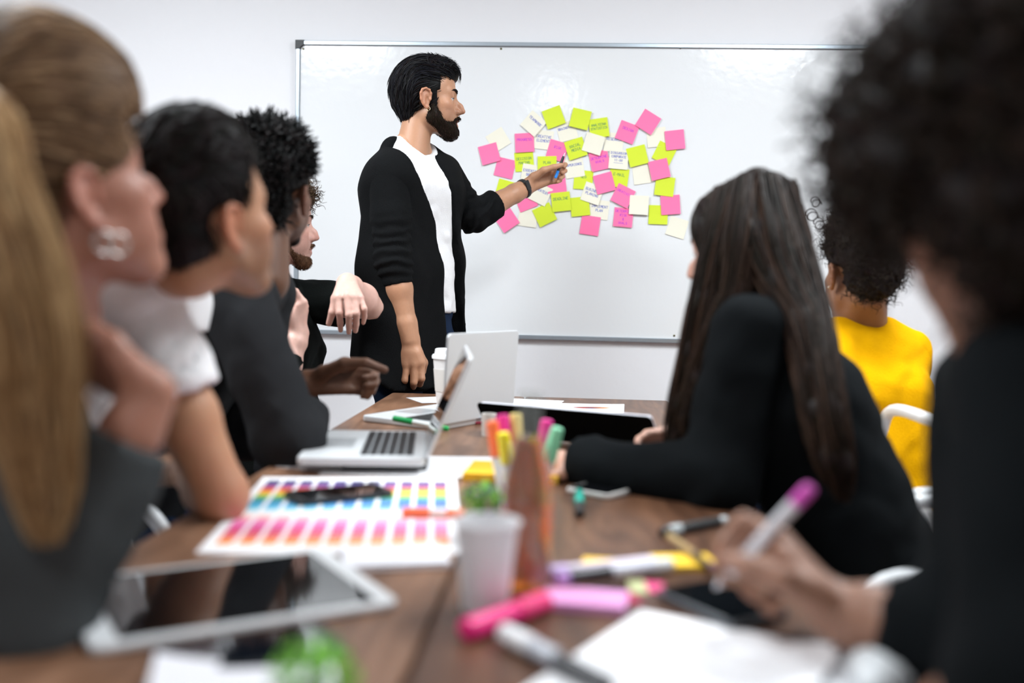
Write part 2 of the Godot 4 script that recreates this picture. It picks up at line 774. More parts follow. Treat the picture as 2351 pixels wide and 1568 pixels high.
func build_board() -> void:
	var z := -4.05
	var xl := -1.138
	var xr := 1.247
	var yb := 0.872
	var yt := 2.058
	var xm := (xl + xr) * 0.5
	var ym := (yb + yt) * 0.5
	var o := thing("whiteboard", "large wall whiteboard in a grey aluminium frame behind the speaker", "whiteboard", Vector3(xm, yb, z))
	var g := Geo.new()
	g.box(Transform3D(Basis(), Vector3(0, ym - yb, 0.009)), Vector3(xr - xl - 0.01, yt - yb - 0.01, 0.014), 0.001)
	var white := StandardMaterial3D.new()
	white.albedo_color = Color("e4e6e7")
	white.roughness = 0.14
	var t := NoiseTexture2D.new()
	var nn := FastNoiseLite.new()
	nn.seed = 3
	nn.frequency = 0.02
	nn.fractal_octaves = 3
	t.width = 512
	t.height = 512
	t.seamless = true
	t.as_normal_map = true
	t.bump_strength = 1.2
	t.noise = nn
	white.normal_enabled = true
	white.normal_texture = t
	white.normal_scale = 0.3
	white.uv1_triplanar = true
	white.uv1_scale = Vector3.ONE * 2.0
	part(o, "writing_surface", g, white)
	var alu := paint("a9b3bb", 0.35, 0.7)
	var rails := [[Vector3(0, yt - yb - 0.009, 0.013), Vector3(xr - xl - 0.06, 0.018, 0.024)], [Vector3(0, 0.009, 0.013), Vector3(xr - xl - 0.06, 0.018, 0.024)],
		[Vector3(xl - xm + 0.009, ym - yb, 0.013), Vector3(0.018, yt - yb - 0.06, 0.024)], [Vector3(xr - xm - 0.009, ym - yb, 0.013), Vector3(0.018, yt - yb - 0.06, 0.024)]]
	for r in rails:
		var q := Geo.new()
		q.box(Transform3D(Basis(), r[0]), r[1], 0.003)
		part(o, "frame_rail", q, alu)
	for sx in [-1, 1]:
		for sy in [-1, 1]:
			var q := Geo.new()
			var c := PackedVector2Array([Vector2(0, 0), Vector2(0.036, 0), Vector2(0.036, 0.02), Vector2(0.029, 0.023), Vector2(0.023, 0.029), Vector2(0.02, 0.036), Vector2(0, 0.036)])
			var cs := PackedVector2Array()
			for p in c:
				cs.append(Vector2(p.x * -sx, p.y * -sy))
			q.slab(cs, 0.0, 0.027, 0.002, Transform3D(Basis(Vector3.RIGHT, Vector3.BACK, Vector3.UP), Vector3(sx * (xr - xl) * 0.5 + sx * 0.002, ym - yb + sy * ((yt - yb) * 0.5 + 0.002), 0.0)))
			part(o, "corner_cap", q, paint("2b2d2f", 0.5))
	for s in [Vector3(-1.109, 2.026, -4.05), Vector3(-0.3065, 2.033, -4.05), Vector3(0.405, 2.042, -4.05), Vector3(0.4167, 0.9021, -4.05)]:
		var q := Geo.new()
		q.lathe([Vector2(0.0045, 0), Vector2(0.004, 0.0022), Vector2(0.0022, 0.003), Vector2(0.002, 0.0012), Vector2(0, 0.0012)], Transform3D(Basis(Vector3.RIGHT, PI * 0.5), s - Vector3(xm, yb, z) + Vector3(0, 0, 0.016)), 14)
		part(o, "screw", q, paint("6a664c", 0.4, 0.8), "small brass screw")

func build_tables() -> void:
	var top := wood("5c3f2c", "98725a", 7, Vector2(1, 0), 0.36)
	var top2 := wood("3c2518", "73503a", 19, Vector2(1, 0), 0.36)
	for s in [[-0.546, -0.136, top, "wooden table with a lighter brown top under the tablet and colour chart"], [-0.132, 0.3, top2, "wooden table with a darker brown top under the bottle and papers"]]:
		var x0: float = s[0]
		var x1: float = s[1]
		var z0 := -3.04
		var z1 := -0.3
		var o := thing("meeting_table", s[3], "table", Vector3((x0 + x1) * 0.5, 0, (z0 + z1) * 0.5), 0.0, "meeting tables pushed together")
		var g := Geo.new()
		g.slab(round_rect(x1 - x0, z1 - z0, 0.012, 4), 0.722, 0.75, 0.004)
		part(o, "tabletop", g, s[2])
		var fr := Geo.new()
		for e in [-1, 1]:
			fr.box(Transform3D(Basis(), Vector3(0, 0.695, e * ((z1 - z0) * 0.5 - 0.09))), Vector3(x1 - x0 - 0.08, 0.05, 0.03), 0.003)
			fr.box(Transform3D(Basis(), Vector3(e * ((x1 - x0) * 0.5 - 0.05), 0.695, 0)), Vector3(0.03, 0.05, z1 - z0 - 0.2), 0.003)
		part(o, "frame", fr, paint("3a2a20", 0.6))
		for ex in [-1, 1]:
			for ez in [-1, 1]:
				var l := Geo.new()
				l.box(Transform3D(Basis(), Vector3(ex * ((x1 - x0) * 0.5 - 0.05), 0.335, ez * ((z1 - z0) * 0.5 - 0.09))), Vector3(0.05, 0.67, 0.05), 0.004)
				part(o, "leg", l, paint("3a2a20", 0.6))

func build_chairs() -> void:
	var white := paint("e4e6e8", 0.35)
	var o := thing("armchair", "white tubular armchair the woman in the yellow sweater leans against", "chair", Vector3(0.505, 0, -2.17), -PI * 0.5, "white tubular chairs round the table")
	var seat := Geo.new()
	seat.slab(round_rect(0.43, 0.42, 0.07, 6), 0.425, 0.452, 0.009)
	part(o, "seat", seat, white)
	for s: float in [-1.0, 1.0]:
		for e: float in [-1.0, 1.0]:
			var l := Geo.new()
			l.tube([Vector3(s * 0.235, 0.0, e * 0.22), Vector3(s * 0.215, 0.42, e * 0.17), Vector3(s * 0.18, 0.432, e * 0.15)], [0.013, 0.013, 0.013], 12)
			part(o, "leg", l, white)
		var a := Geo.new()
		var p := curve_points([Vector3(s * 0.215, 0.42, 0.14), Vector3(s * 0.235, 0.58, 0.14), Vector3(s * 0.24, 0.672, 0.09), Vector3(s * 0.24, 0.694, 0.0), Vector3(s * 0.235, 0.70, -0.12), Vector3(s * 0.222, 0.71, -0.215)], 5)
		a.tube(p, fill(p.size(), 0.0135), 12)
		part(o, "armrest", a, white)
	var h := Geo.new()
	var hp := curve_points([Vector3(-0.2, 0.43, -0.18), Vector3(-0.215, 0.62, -0.215), Vector3(-0.215, 0.765, -0.235), Vector3(-0.17, 0.82, -0.243), Vector3(0, 0.828, -0.25), Vector3(0.17, 0.82, -0.243), Vector3(0.215, 0.765, -0.235), Vector3(0.215, 0.62, -0.215), Vector3(0.2, 0.43, -0.18)], 5)
	h.tube(hp, fill(hp.size(), 0.0135), 12)
	part(o, "back_hoop", h, white)
	for y: float in [0.52, 0.63]:
		var b := Geo.new()
		var bp := curve_points([Vector3(-0.212, y, -0.205 - (y - 0.5) * 0.1), Vector3(0, y, -0.235 - (y - 0.5) * 0.1), Vector3(0.212, y, -0.205 - (y - 0.5) * 0.1)], 6)
		b.tube(bp, fill(bp.size(), 0.022), 10, true, 0.35)
		part(o, "back_slat", b, white)
	for c in [["white tubular armchair under the woman with long brown hair", Vector3(0.53, 0, -1.66), -PI * 0.5], ["white tubular armchair under the woman writing in the near right corner", Vector3(0.56, 0, -0.8), -PI * 0.5],
			["white tubular armchair under the woman with the blonde ponytail", Vector3(-0.94, 0, -0.94), PI * 0.5], ["white tubular armchair under the man in the white T-shirt", Vector3(-0.83, 0, -1.47), PI * 0.5],
			["white tubular armchair under the man in the charcoal sweater", Vector3(-0.95, 0, -2.02), PI * 0.5], ["white tubular armchair under the bearded man at the far end", Vector3(-1.1, 0, -3.2), 1.13]]:
		var d: Node3D = o.duplicate()
		d.name = numbered("armchair")
		add_child(d, true)
		d.position = c[1]
		d.rotation.y = c[2]
		d.set_meta("label", c[0])


func fill(n: int, r: float) -> Array:
	var a := []
	for i in n:
		a.append(r)
	return a


func curve_points(p: Array, per: int) -> Array:
	var c := Curve3D.new()
	for i in p.size():
		var t: Vector3 = (p[mini(i + 1, p.size() - 1)] - p[maxi(i - 1, 0)]) / 6.0
		if i == 0 or i == p.size() - 1:
			t *= 0.7
		c.add_point(p[i], -t, t)
	var out := []
	for i in p.size() - 1:
		for j in per:
			out.append(c.sample(i, float(j) / per))
	out.append(p[-1])
	return out

# strokes of handwritten capitals on a field 4 wide and 6 high, y down
const STROKES := {
	"A": "0,6 2,0 4,6|1,4 3,4", "B": "0,0 0,6 3,6 4,5 3,3 0,3|0,0 3,0 3,2 2,3", "C": "4,1 2,0 0,2 0,4 2,6 4,5", "D": "0,0 0,6 2,6 4,4 4,2 2,0 0,0", "E": "4,0 0,0 0,6 4,6|0,3 3,3",
	"F": "4,0 0,0 0,6|0,3 3,3", "G": "4,1 2,0 0,2 0,4 2,6 4,5 4,3 2,3", "H": "0,0 0,6|4,0 4,6|0,3 4,3", "I": "2,0 2,6|1,0 3,0|1,6 3,6", "K": "0,0 0,6|4,0 0,3 4,6", "L": "0,0 0,6 4,6",
	"M": "0,6 0,0 2,3 4,0 4,6", "N": "0,6 0,0 4,6 4,0", "O": "2,0 0,2 0,4 2,6 4,4 4,2 2,0", "P": "0,6 0,0 3,0 4,1 3,3 0,3", "R": "0,6 0,0 3,0 4,1 3,3 0,3 4,6", "S": "4,1 2,0 0,1 1,3 3,3 4,5 2,6 0,5",
	"T": "0,0 4,0|2,0 2,6", "U": "0,0 0,5 2,6 4,5 4,0", "V": "0,0 2,6 4,0", "W": "0,0 1,6 2,2 3,6 4,0", "X": "0,0 4,6|4,0 0,6", "Y": "0,0 2,3 4,0|2,3 2,6", "Z": "0,0 4,0 0,6 4,6|1,3 3,3",
	"&": "4,6 1,2 1,0 3,0 3,2 0,4 1,6 3,6 4,4", "-": "1,3 3,3", ":": "2,2 2,2.4|2,4.6 2,5", "1": "1,1 2,0 2,6", "0": "2,0 0,2 0,4 2,6 4,4 4,2 2,0", "_": "0,6 4,6"}


func write(im: Image, text: String, x: float, y: float, h: float, ink: Color, pen: float, rng: RandomNumberGenerator, squeeze := 0.9) -> void:
	for ch in text:
		if STROKES.has(ch):
			var slant := rng.randf_range(-0.1, 0.1)
			for line in STROKES[ch].split("|"):
				var last := Vector2.INF
				for q in line.split(" "):
					var xy: PackedStringArray = q.split(",")
					var p := Vector2(x + (xy[0].to_float() / 4.0 * 0.62 + (0.5 - xy[1].to_float() / 6.0) * slant) * h * squeeze, y + xy[1].to_float() / 6.0 * h) + Vector2(rng.randf_range(-0.04, 0.04), rng.randf_range(-0.04, 0.04)) * h
					if last != Vector2.INF:
						ink_line(im, last, p, pen, ink)
					last = p
		x += h * (0.86 if ch != " " else 0.5) * squeeze


func ink_line(im: Image, a: Vector2, b: Vector2, w: float, ink: Color) -> void:
	var lo := a.min(b) - Vector2.ONE * (w + 1.0)
	var hi := a.max(b) + Vector2.ONE * (w + 1.0)
	for y in range(maxi(0, int(lo.y)), mini(im.get_height(), int(hi.y) + 2)):
		for x in range(maxi(0, int(lo.x)), mini(im.get_width(), int(hi.x) + 2)):
			var p := Vector2(x + 0.5, y + 0.5)
			var d := (p - Geometry2D.get_closest_point_to_segment(p, a, b)).length()
			if d < w + 0.7:
				im.set_pixel(x, y, im.get_pixel(x, y).lerp(ink, clampf(w + 0.7 - d, 0.0, 1.0) * 0.85))


func build_notes() -> void:
	var paper := {"p": "fd74a6", "g": "cfe02c", "c": "e9e5d3"}
	var inks := {"p": Color("a02ac0"), "g": Color("3f7a58"), "c": Color("4a55ad")}
	# place in pixels of a close look at the board (x, y), turn in degrees, colour, layer, writing, what tells it apart
	var list := [
		[-0.3099, 1.6719, -33, "c", 0, "", "blank cream sticky note at the far left of the cluster"],
		[-0.3445, 1.6153, -16, "p", 1, "", "blank pink sticky note furthest left on the whiteboard"],
		[-0.2803, 1.5602, 12.5, "p", 0, "", "blank pink sticky note left of the DECISION MAKING note"],
		[-0.2037, 1.6617, -4, "p", 1, "PROGRESS", "pink sticky note reading PROGRESS"],
		[-0.1277, 1.6744, 6, "c", 0, "CREATIVE/ELEMENT", "cream sticky note reading CREATIVE ELEMENT"],
		[-0.1698, 1.7379, 40, "c", 2, "TEAMWORK", "cream sticky note reading TEAMWORK"],
		[-0.0891, 1.7638, -21, "g", 2, "", "blank green sticky note at the top, beside TEAMWORK"],
		[0.0173, 1.7580, 12.5, "g", 3, "", "blank green sticky note at the top, beside ANALYZING STATISTICS"],
		[-0.0348, 1.7108, -16, "c", 0, "BRAINSTORM", "cream sticky note reading BRAINSTORM under two green ones"],
		[0.0924, 1.7237, -9, "g", 2, "ANALYZING/STATISTICS", "green sticky note reading ANALYZING STATISTICS"],
		[0.2047, 1.7086, 20, "p", 1, "DESIGN", "pink sticky note reading DESIGN"],
		[0.2865, 1.7500, 31, "p", 2, "", "blank pink sticky note above and right of DESIGN, topmost pink"],
		[0.3219, 1.6908, -7, "c", 0, "", "blank cream sticky note tucked behind two pink notes, upper right"],
		[0.3945, 1.6808, -7, "p", 2, "", "blank pink sticky note at the upper right corner of the cluster"],
		[0.3550, 1.6276, 25, "g", 1, "", "blank green sticky note tilted under the upper right pink note"],
		[-0.0723, 1.6318, 15, "p", 1, "RISK", "pink sticky note reading RISK"],
		[0.0023, 1.6410, -19, "g", 2, "SOCIAL/MEDIA", "green sticky note reading SOCIAL MEDIA"],
		[0.0725, 1.6606, 16, "c", 3, "", "blank cream sticky note right of SOCIAL MEDIA"],
		[0.1534, 1.6680, 6, "c", 0, "RESEARCH", "cream sticky note reading RESEARCH"],
		[0.0984, 1.5949, -13, "p", 1, "DETERMINE/GOALS", "pink sticky note reading DETERMINE GOALS"],
		[0.1739, 1.6002, 4, "c", 2, "DISCUSSION/CORPORATE/11:00", "cream sticky note reading DISCUSSION CORPORATE 11:00"],
		[0.2480, 1.6157, -15, "g", 2, "", "blank green sticky note right of the DISCUSSION CORPORATE note"],
		[0.2708, 1.5440, -9, "c", 0, "", "blank cream sticky note below the middle right green note"],
		[0.3363, 1.5635, -14, "p", 3, "", "blank pink sticky note halfway down the right side"],
		[-0.2032, 1.5863, -6, "g", 0, "DECISION/MAKING", "green sticky note reading DECISION MAKING"],
		[-0.1107, 1.5710, -2, "g", 2, "PLAN", "green sticky note reading PLAN above the pointing hand"],
		[-0.1747, 1.5369, 8, "c", 1, "ESSENTIAL/BRAND", "cream sticky note half hidden by the pointing hand, writing begins ES"],
		[-0.0018, 1.5645, -10, "c", 0, "EXPERIENCE", "cream sticky note reading EXPERIENCE"],
		[0.0357, 1.5174, 3, "g", 0, "SEO", "green sticky note reading SEO"],
		[0.1768, 1.5279, 7, "g", 1, "E-MAIL", "green sticky note reading E-MAIL"],
		[0.1197, 1.5063, -16, "p", 2, "", "blank pink sticky note between SEO and E-MAIL"],
		[0.0724, 1.4640, 18, "c", 1, "BUSINESS/PLANING", "cream sticky note reading BUSINESS PLANING"],
		[-0.0721, 1.5023, -8, "p", 0, "", "blank pink sticky note behind the pointing fingers"],
		[-0.1352, 1.4589, 25, "c", 1, "STRATEGY", "cream sticky note reading STRATEGY below the wristband"],
		[-0.1932, 1.4324, -23, "p", 0, "VISION", "pink sticky note mostly hidden behind the forearm near the wristband"],
		[-0.2748, 1.4723, 14, "g", 0, "", "blank green sticky note peeking out above the pointing forearm"],
		[-0.0515, 1.4286, -7, "g", 2, "DEADLINE", "green sticky note reading DEADLINE"],
		[0.0252, 1.4112, -7, "g", 1, "", "blank green sticky note right of DEADLINE"],
		[0.1025, 1.4002, 6, "c", 0, "IMPLEMENT/PLAN", "cream sticky note reading IMPLEMENT PLAN"],
		[0.1954, 1.4566, 26, "p", 2, "CREATIVITY", "pink sticky note reading CREATIVITY"],
		[0.2598, 1.4208, 2, "c", 3, "", "blank cream sticky note beside CREATIVITY"],
		[0.1991, 1.3708, 4, "p", 1, "DETERMINE/RISK/&/GOALS", "pink sticky note reading DETERMINE RISK & GOALS"],
		[0.3377, 1.3837, 1, "g", 1, "", "blank green sticky note low on the right side"],
		[0.3849, 1.4239, -5, "p", 2, "", "blank pink sticky note low on the right side"],
		[0.3599, 1.4970, 6, "g", 2, "", "blank green sticky note right, between two pink ones"],
		[0.4146, 1.3345, 16, "c", 0, "", "blank cream sticky note at the lower right corner of the cluster"],
		[0.0676, 1.3363, 7, "p", 1, "", "blank pink sticky note hanging lowest, below IMPLEMENT PLAN"],
		[-0.1163, 1.3755, -27, "g", 1, "", "blank green sticky note tilted left below DEADLINE"],
		[-0.1832, 1.3649, 7, "c", 0, "", "blank cream sticky note at the lower left of the cluster"],
		[-0.2681, 1.3516, -35, "p", 1, "", "blank dark pink sticky note at the lower left, below the sleeve"]]
	var rng := RandomNumberGenerator.new()
	rng.seed = 77
	var k := 0
	for n in list:
		var key: String = n[3]
		var g := Geo.new()
		var lift := rng.randf_range(0.0015, 0.0035)
		var twist := rng.randf_range(-0.0015, 0.0015)
		g.sheet(6, 6, func(u: float, v: float) -> Vector3:
			return Vector3((u - 0.5) * 0.076, (v - 0.5) * 0.076, 0.0005 + lift * (1.0 - v) * (1.0 - v) + twist * (1.0 - v) * (u - 0.5)), 0.00025)
		for i in g.t.size():
			g.t[i].y = 1.0 - g.t[i].y
		# the sheet was laid with v downwards: its front must look out of the board
		var m: Material = paint(paper[key], 0.7)
		if n[5]:
			var im := Image.create(192, 192, false, Image.FORMAT_RGB8)
			im.fill(Color(paper[key]))
			var lines: PackedStringArray = n[5].split("/")
			var longest := 1
			for l in lines:
				longest = maxi(longest, l.length())
			var h := minf(25.0, 168.0 / (longest * 0.86 * 0.9))
			var y := (52.0 if lines.size() < 3 else 22.0)
			for l in lines:
				var wd := l.length() * h * 0.86 * 0.9
				write(im, l, (192.0 - wd) * 0.5 + 2.0, y, h, inks[key], 1.9, rng)
				y += h * 1.65
			if n[5].contains("11"):
				ink_line(im, Vector2(50, y + 2.0), Vector2(142, y + 4.0), 1.4, inks[key])
			im.generate_mipmaps()
			var pm := StandardMaterial3D.new()
			pm.albedo_texture = ImageTexture.create_from_image(im)
			pm.roughness = 0.7
			m = pm
		var o := single("sticky_note", n[6], "sticky note", g, m, Vector3(n[0], n[1], -4.05 + 0.0165 + n[4] * 0.0026), 0.0, "sticky notes on the whiteboard")
		o.rotation = Vector3(0, 0, deg_to_rad(-float(n[2])))
		k += 1

# ---------------------------------------------------------------- anatomy
# A head in its own axes: z to the front, y up, x to the person's left, the origin between the ears at eye height.
func head_field(neck: Vector3, o := {}) -> Sdf:
	var s := Sdf.new()
	var jaw: float = o.get("jaw", 1.0)
	var nose: float = o.get("nose", 1.0)
	var open: float = o.get("mouth", 0.0015)
	s.egg(Vector3(0, 0.036, -0.008), Vector3(0.074, 0.085, 0.091), 0.02)
	s.egg(Vector3(0, 0.038, 0.034), Vector3(0.063, 0.062, 0.056), 0.03)
	s.egg(Vector3(0, -0.03, 0.036), Vector3(0.06, 0.07, 0.05), 0.03)
	s.add(Vector3(0, -0.06, -0.028), neck, 0.046, o.get("neck", 0.056), 0.035, Vector3.RIGHT, 0.006, 0.012)
	for e: float in [-1.0, 1.0]:
		s.add(Vector3(e * 0.049 * jaw, -0.058, 0.01), Vector3(e * 0.017, -0.103, 0.068), 0.017, 0.018, 0.03)
		s.egg(Vector3(e * 0.045, -0.022, 0.056), Vector3(0.02, 0.016, 0.024), 0.02)
		s.egg(Vector3(e * 0.036, -0.055, 0.056), Vector3(0.024, 0.03, 0.028), 0.02)
		s.add(Vector3(e * 0.042, 0.019, 0.07), Vector3(e * 0.01, 0.017, 0.085), 0.011, 0.0105, 0.016)
	s.egg(Vector3(0, -0.07, 0.07), Vector3(0.033, 0.034, 0.029), 0.02)
	s.egg(Vector3(0, -0.107, 0.079), Vector3(0.021 * jaw, 0.017, 0.018), 0.018)
	for e: float in [-1.0, 1.0]:
		s.egg(Vector3(e * 0.032, -0.002, 0.098), Vector3(0.02, 0.013, 0.019), 0.014, Basis(), 1)
	for e: float in [-1.0, 1.0]:
		s.egg(Vector3(e * 0.0315, 0.0066, 0.0752), Vector3(0.0152, 0.0112, 0.0128), 0.004, Basis(Vector3.RIGHT, 0.25))
		s.egg(Vector3(e * 0.0315, -0.0112, 0.0742), Vector3(0.0145, 0.0075, 0.0115), 0.004)
	for e: float in [-1.0, 1.0]:
		s.egg(Vector3(e * 0.0495, -0.003, 0.0655), Vector3(0.0055, 0.006, 0.006), 0.004)
		s.egg(Vector3(e * 0.017, -0.004, 0.079), Vector3(0.006, 0.006, 0.007), 0.004)
	s.add(Vector3(0, -0.004, 0.078), Vector3(0, -0.036, 0.093), 0.0085, 0.0145, 0.012)
	s.add(Vector3(0, 0.006, 0.0835), Vector3(0, -0.022, 0.104 + 0.0055 * nose), 0.0072, 0.0078, 0.012)
	s.add(Vector3(0, -0.02, 0.103 + 0.005 * nose), Vector3(0, -0.0365, 0.1105 + 0.0062 * nose), 0.0076, 0.0084, 0.008)
	s.add(Vector3(0, -0.0415, 0.105 + 0.003 * nose), Vector3(0, -0.05, 0.097), 0.006, 0.006, 0.008)
	for e: float in [-1.0, 1.0]:
		s.egg(Vector3(e * 0.0128, -0.0405, 0.0995), Vector3(0.0068, 0.0075, 0.0095), 0.007)
		s.egg(Vector3(e * 0.0062, -0.0495, 0.106), Vector3(0.0032, 0.0035, 0.005), 0.003, Basis(), 1)
	for e: float in [-1.0, 1.0]:
		s.add(Vector3(e * 0.022, -0.0735, 0.089), Vector3(e * 0.004, -0.0675, 0.1), 0.004, 0.0052, 0.008)
		s.add(Vector3(e * 0.02, -0.0755 - open, 0.088), Vector3(0, -0.081 - open * 1.6, 0.0975 - open), 0.0048, 0.0068, 0.008)
		s.add(Vector3(e * 0.022, -0.0742 - open * 0.5, 0.092), Vector3(0, -0.0738 - open * 0.8, 0.106), 0.001 + open * 0.35, 0.0012 + open, 0.003, Vector3.ZERO, 0, 0, 1)
	if o.get("ears", true):
		for e: float in [-1.0, 1.0]:
			ear(s, e)
	return s


func ear(s: Sdf, e: float) -> void:
	s.egg(Vector3(e * 0.0785, -0.008, -0.0065), Vector3(0.0062, 0.0295, 0.0185), 0.006, Basis(Vector3.UP, e * -0.42))
	var rim := [Vector3(0.077, -0.012, 0.010), Vector3(0.079, 0.004, 0.0115), Vector3(0.082, 0.0155, 0.006), Vector3(0.086, 0.0195, -0.005), Vector3(0.0895, 0.0155, -0.0165), Vector3(0.091, 0.003, -0.0225), Vector3(0.0895, -0.014, -0.021), Vector3(0.085, -0.029, -0.013), Vector3(0.0805, -0.0395, -0.004)]
	for i in rim.size():
		rim[i].x *= e
	s.chain(rim, [0.003, 0.0034, 0.0036, 0.0038, 0.0038, 0.0036, 0.0034, 0.0036, 0.0052], 0.004)
	s.egg(Vector3(e * 0.0795, -0.0385, 0.0005), Vector3(0.0045, 0.0085, 0.0075), 0.004)
	s.egg(Vector3(e * 0.0862, -0.014, 0.0012), Vector3(0.0095, 0.0128, 0.008), 0.003, Basis(), 1)
	s.egg(Vector3(e * 0.0905, 0.0065, -0.008), Vector3(0.0045, 0.0075, 0.0065), 0.003, Basis(), 1)
	s.add(Vector3(e * 0.0835, 0.002, -0.0115), Vector3(e * 0.0835, -0.026, -0.0095), 0.003, 0.0032, 0.004)
	s.egg(Vector3(e * 0.0785, -0.0135, 0.0085), Vector3(0.0035, 0.0065, 0.0038), 0.003)


# skin colour with the lips, the ears and the cheeks a little redder; beard shade where asked
func face_color(base: Color, lip: Color, stubble := 0.0, red := 0.25) -> Callable:
	return func(p: Vector3, _n: Vector3) -> Color:
		var c := base
		var rosy := Color(base.r * 1.02, base.g * 0.72, base.b * 0.68)
		var ck: float = exp(-(Vector3(absf(p.x) - 0.045, p.y + 0.035, p.z - 0.06) * Vector3(1, 1, 0.6)).length_squared() / 0.0008)
		var er: float = smoothstep(0.074, 0.084, absf(p.x))
		var ns: float = exp(-Vector2(p.y + 0.037, p.z - 0.113).length_squared() / 0.0003)
		c = c.lerp(rosy, clampf((ck * 0.6 + er * 0.9 + ns * 0.5) * red * 2.0, 0.0, 0.8))
		var lp := absf(p.y + 0.0745) < 0.0125 - absf(p.x) * 0.3 and absf(p.x) < 0.024 and p.z > 0.088
		if lp:
			c = c.lerp(lip, 0.75)
		if stubble > 0.0:
			var m := smoothstep(-0.02, -0.045, p.y + maxf(0.0, 0.02 - p.z) * -0.5) * smoothstep(0.0, 0.02, p.z + 0.01)
			if not lp:
				c = c.lerp(Color(0.05, 0.035, 0.028), m * stubble * (0.75 + 0.25 * noise.get_noise_3dv(p * 300.0)))
		return c * (1.0 + 0.04 * noise.get_noise_3dv(p * 120.0))


# A hand out of its joints: wrist, thumb [root, knuckle, joint, tip], four fingers [knuckle, joint, joint, tip]
func hand_field(s: Sdf, wrist: Vector3, from: Vector3, thumb: Array, fingers: Array, size := 1.0, wrist_r := 0.026) -> void:
	var r := size
	s.add(from, wrist, wrist_r * 1.18, wrist_r * 0.88 * r, 0.012)
	var k0: Vector3 = fingers[0][0]
	var k3: Vector3 = fingers[3][0]
	var across := (k0 - k3).normalized()
	for i in 4:
		var f: Array = fingers[i]
		var root := wrist + across * (0.012 * r * (1.5 - i) / 1.5)
		s.add(root, f[0], 0.0155 * r, 0.0108 * r, 0.012)
	for i in 4:
		var f: Array = fingers[i]
		var q: float = [0.0096, 0.0098, 0.0093, 0.0082][i] * r
		s.add(f[0], f[1], q * 1.08, q, 0.006)
		s.add(f[1], f[2], q * 1.02, q * 0.9, 0.003)
		s.add(f[2], f[3], q * 0.92, q * 0.78, 0.003)
	s.add(wrist.lerp(thumb[0], 0.6), thumb[1], 0.016 * r, 0.0128 * r, 0.014)
	s.add(thumb[0], k0.lerp(thumb[1], 0.35), 0.012 * r, 0.009 * r, 0.012)
	s.add(thumb[1], thumb[2], 0.0122 * r, 0.0105 * r, 0.006)
	s.add(thumb[2], thumb[3], 0.0108 * r, 0.0085 * r, 0.004)


# a relaxed or curled hand from a wrist: «along» to the fingers, «back» out of the back of the hand, «side» +1 where the thumb lies along back x along
func hand_pose(wrist: Vector3, along: Vector3, back: Vector3, side: float, curl: Array, spread := 0.12, size := 1.0, thumb_in := 0.4) -> Array:
	var y := along.normalized()
	var z := (back - y * back.dot(y)).normalized()
	var x := z.cross(y) * side      # towards the thumb
	var out := []
	var lens := [[0.043, 0.026, 0.02], [0.048, 0.03, 0.021], [0.044, 0.028, 0.021], [0.035, 0.021, 0.018]]
	for i in 4:
		var kn: Vector3 = wrist + (x * [0.03, 0.010, -0.011, -0.029][i] + y * [0.092, 0.095, 0.089, 0.080][i] + z * [0.002, 0.004, 0.002, -0.002][i]) * size
		var a := 0.0
		var sp: float = [1.0, 0.25, -0.4, -1.1][i] * spread
		var f := [kn]
		var p := kn
		for j in 3:
			a += curl[i][j] if curl[i] is Array else curl[i]
			var d := (y * cos(a) - z * sin(a)) + x * sin(sp) * cos(a)
			p += d.normalized() * lens[i][j] * size
			f.append(p)
		out.append(f)
	var t0 := wrist + (x * 0.022 + y * 0.02 - z * 0.008) * size
	var d1 := (x * 0.75 + y * 0.8 - z * thumb_in).normalized()
	var t1 := t0 + d1 * 0.045 * size
	var d2 := (x * (0.45 - thumb_in * 0.3) + y - z * thumb_in * 0.9).normalized()
	var t2 := t1 + d2 * 0.034 * size
	var t3 := t2 + (y + x * (0.2 - thumb_in * 0.5) - z * thumb_in).normalized() * 0.027 * size
	return [[t0, t1, t2, t3], out]


# strands that start on the vertices of a cap and follow a flow over the field h
func strands(g: Geo, cap: Geo, h: Sdf, xf: Transform3D, count: int, length: Vector2, width: float, lift: Vector2, flow: Callable, cols: Array, keep: Callable = none, steps := 7, sides := 3, wild := 0.25, mid := Vector3(0, 0.02, -0.01)) -> void:
	var rng := RandomNumberGenerator.new()
	rng.seed = count * 7 + 3
	var every := h.all()
	var made := 0
	var tries := 0
	while made < count and tries < count * 12:
		tries += 1
		var i := rng.randi() % cap.v.size()
		var p := cap.v[i] + Vector3(rng.randfn(), rng.randfn(), rng.randfn()) * 0.002
		if keep.is_valid() and not keep.call(p):
			continue
		made += 1
		var len := rng.randf_range(length.x, length.y)
		var to := rng.randf_range(lift.x, lift.y)
		var d := cap.n[i] * 0.5
		var jit := Vector3(rng.randfn(), rng.randfn(), rng.randfn()) * wild
		var pts := PackedVector3Array([xf * (p - cap.n[i] * 0.004)])
		var rr := PackedFloat32Array([width * 0.7])
		var sc := rng.randf_range(0.6, 1.2)
		for k in steps:
			var want: Vector3 = flow.call(p)
			d = (d * 0.45 + (want + jit).normalized() * 0.55).normalized()
			p += d * len / steps
			var out := (p - mid).normalized()
			var e := h.at(p, every)
			p += out * clampf(to * (k + 1.0) / steps - e, -0.01, 0.02)
			pts.append(xf * p)
			rr.append(width * sc * (1.0 - 0.85 * pow((k + 1.0) / steps, 2.0)))
		g.col = cols[rng.randi() % cols.size()]
		g.strand(pts, rr)


func limb_bend(p: Vector3, a: Vector3, b: Vector3) -> float:     # 0 to 1 along a bone
	return clampf((p - a).dot(b - a) / (b - a).length_squared(), 0.0, 1.0)

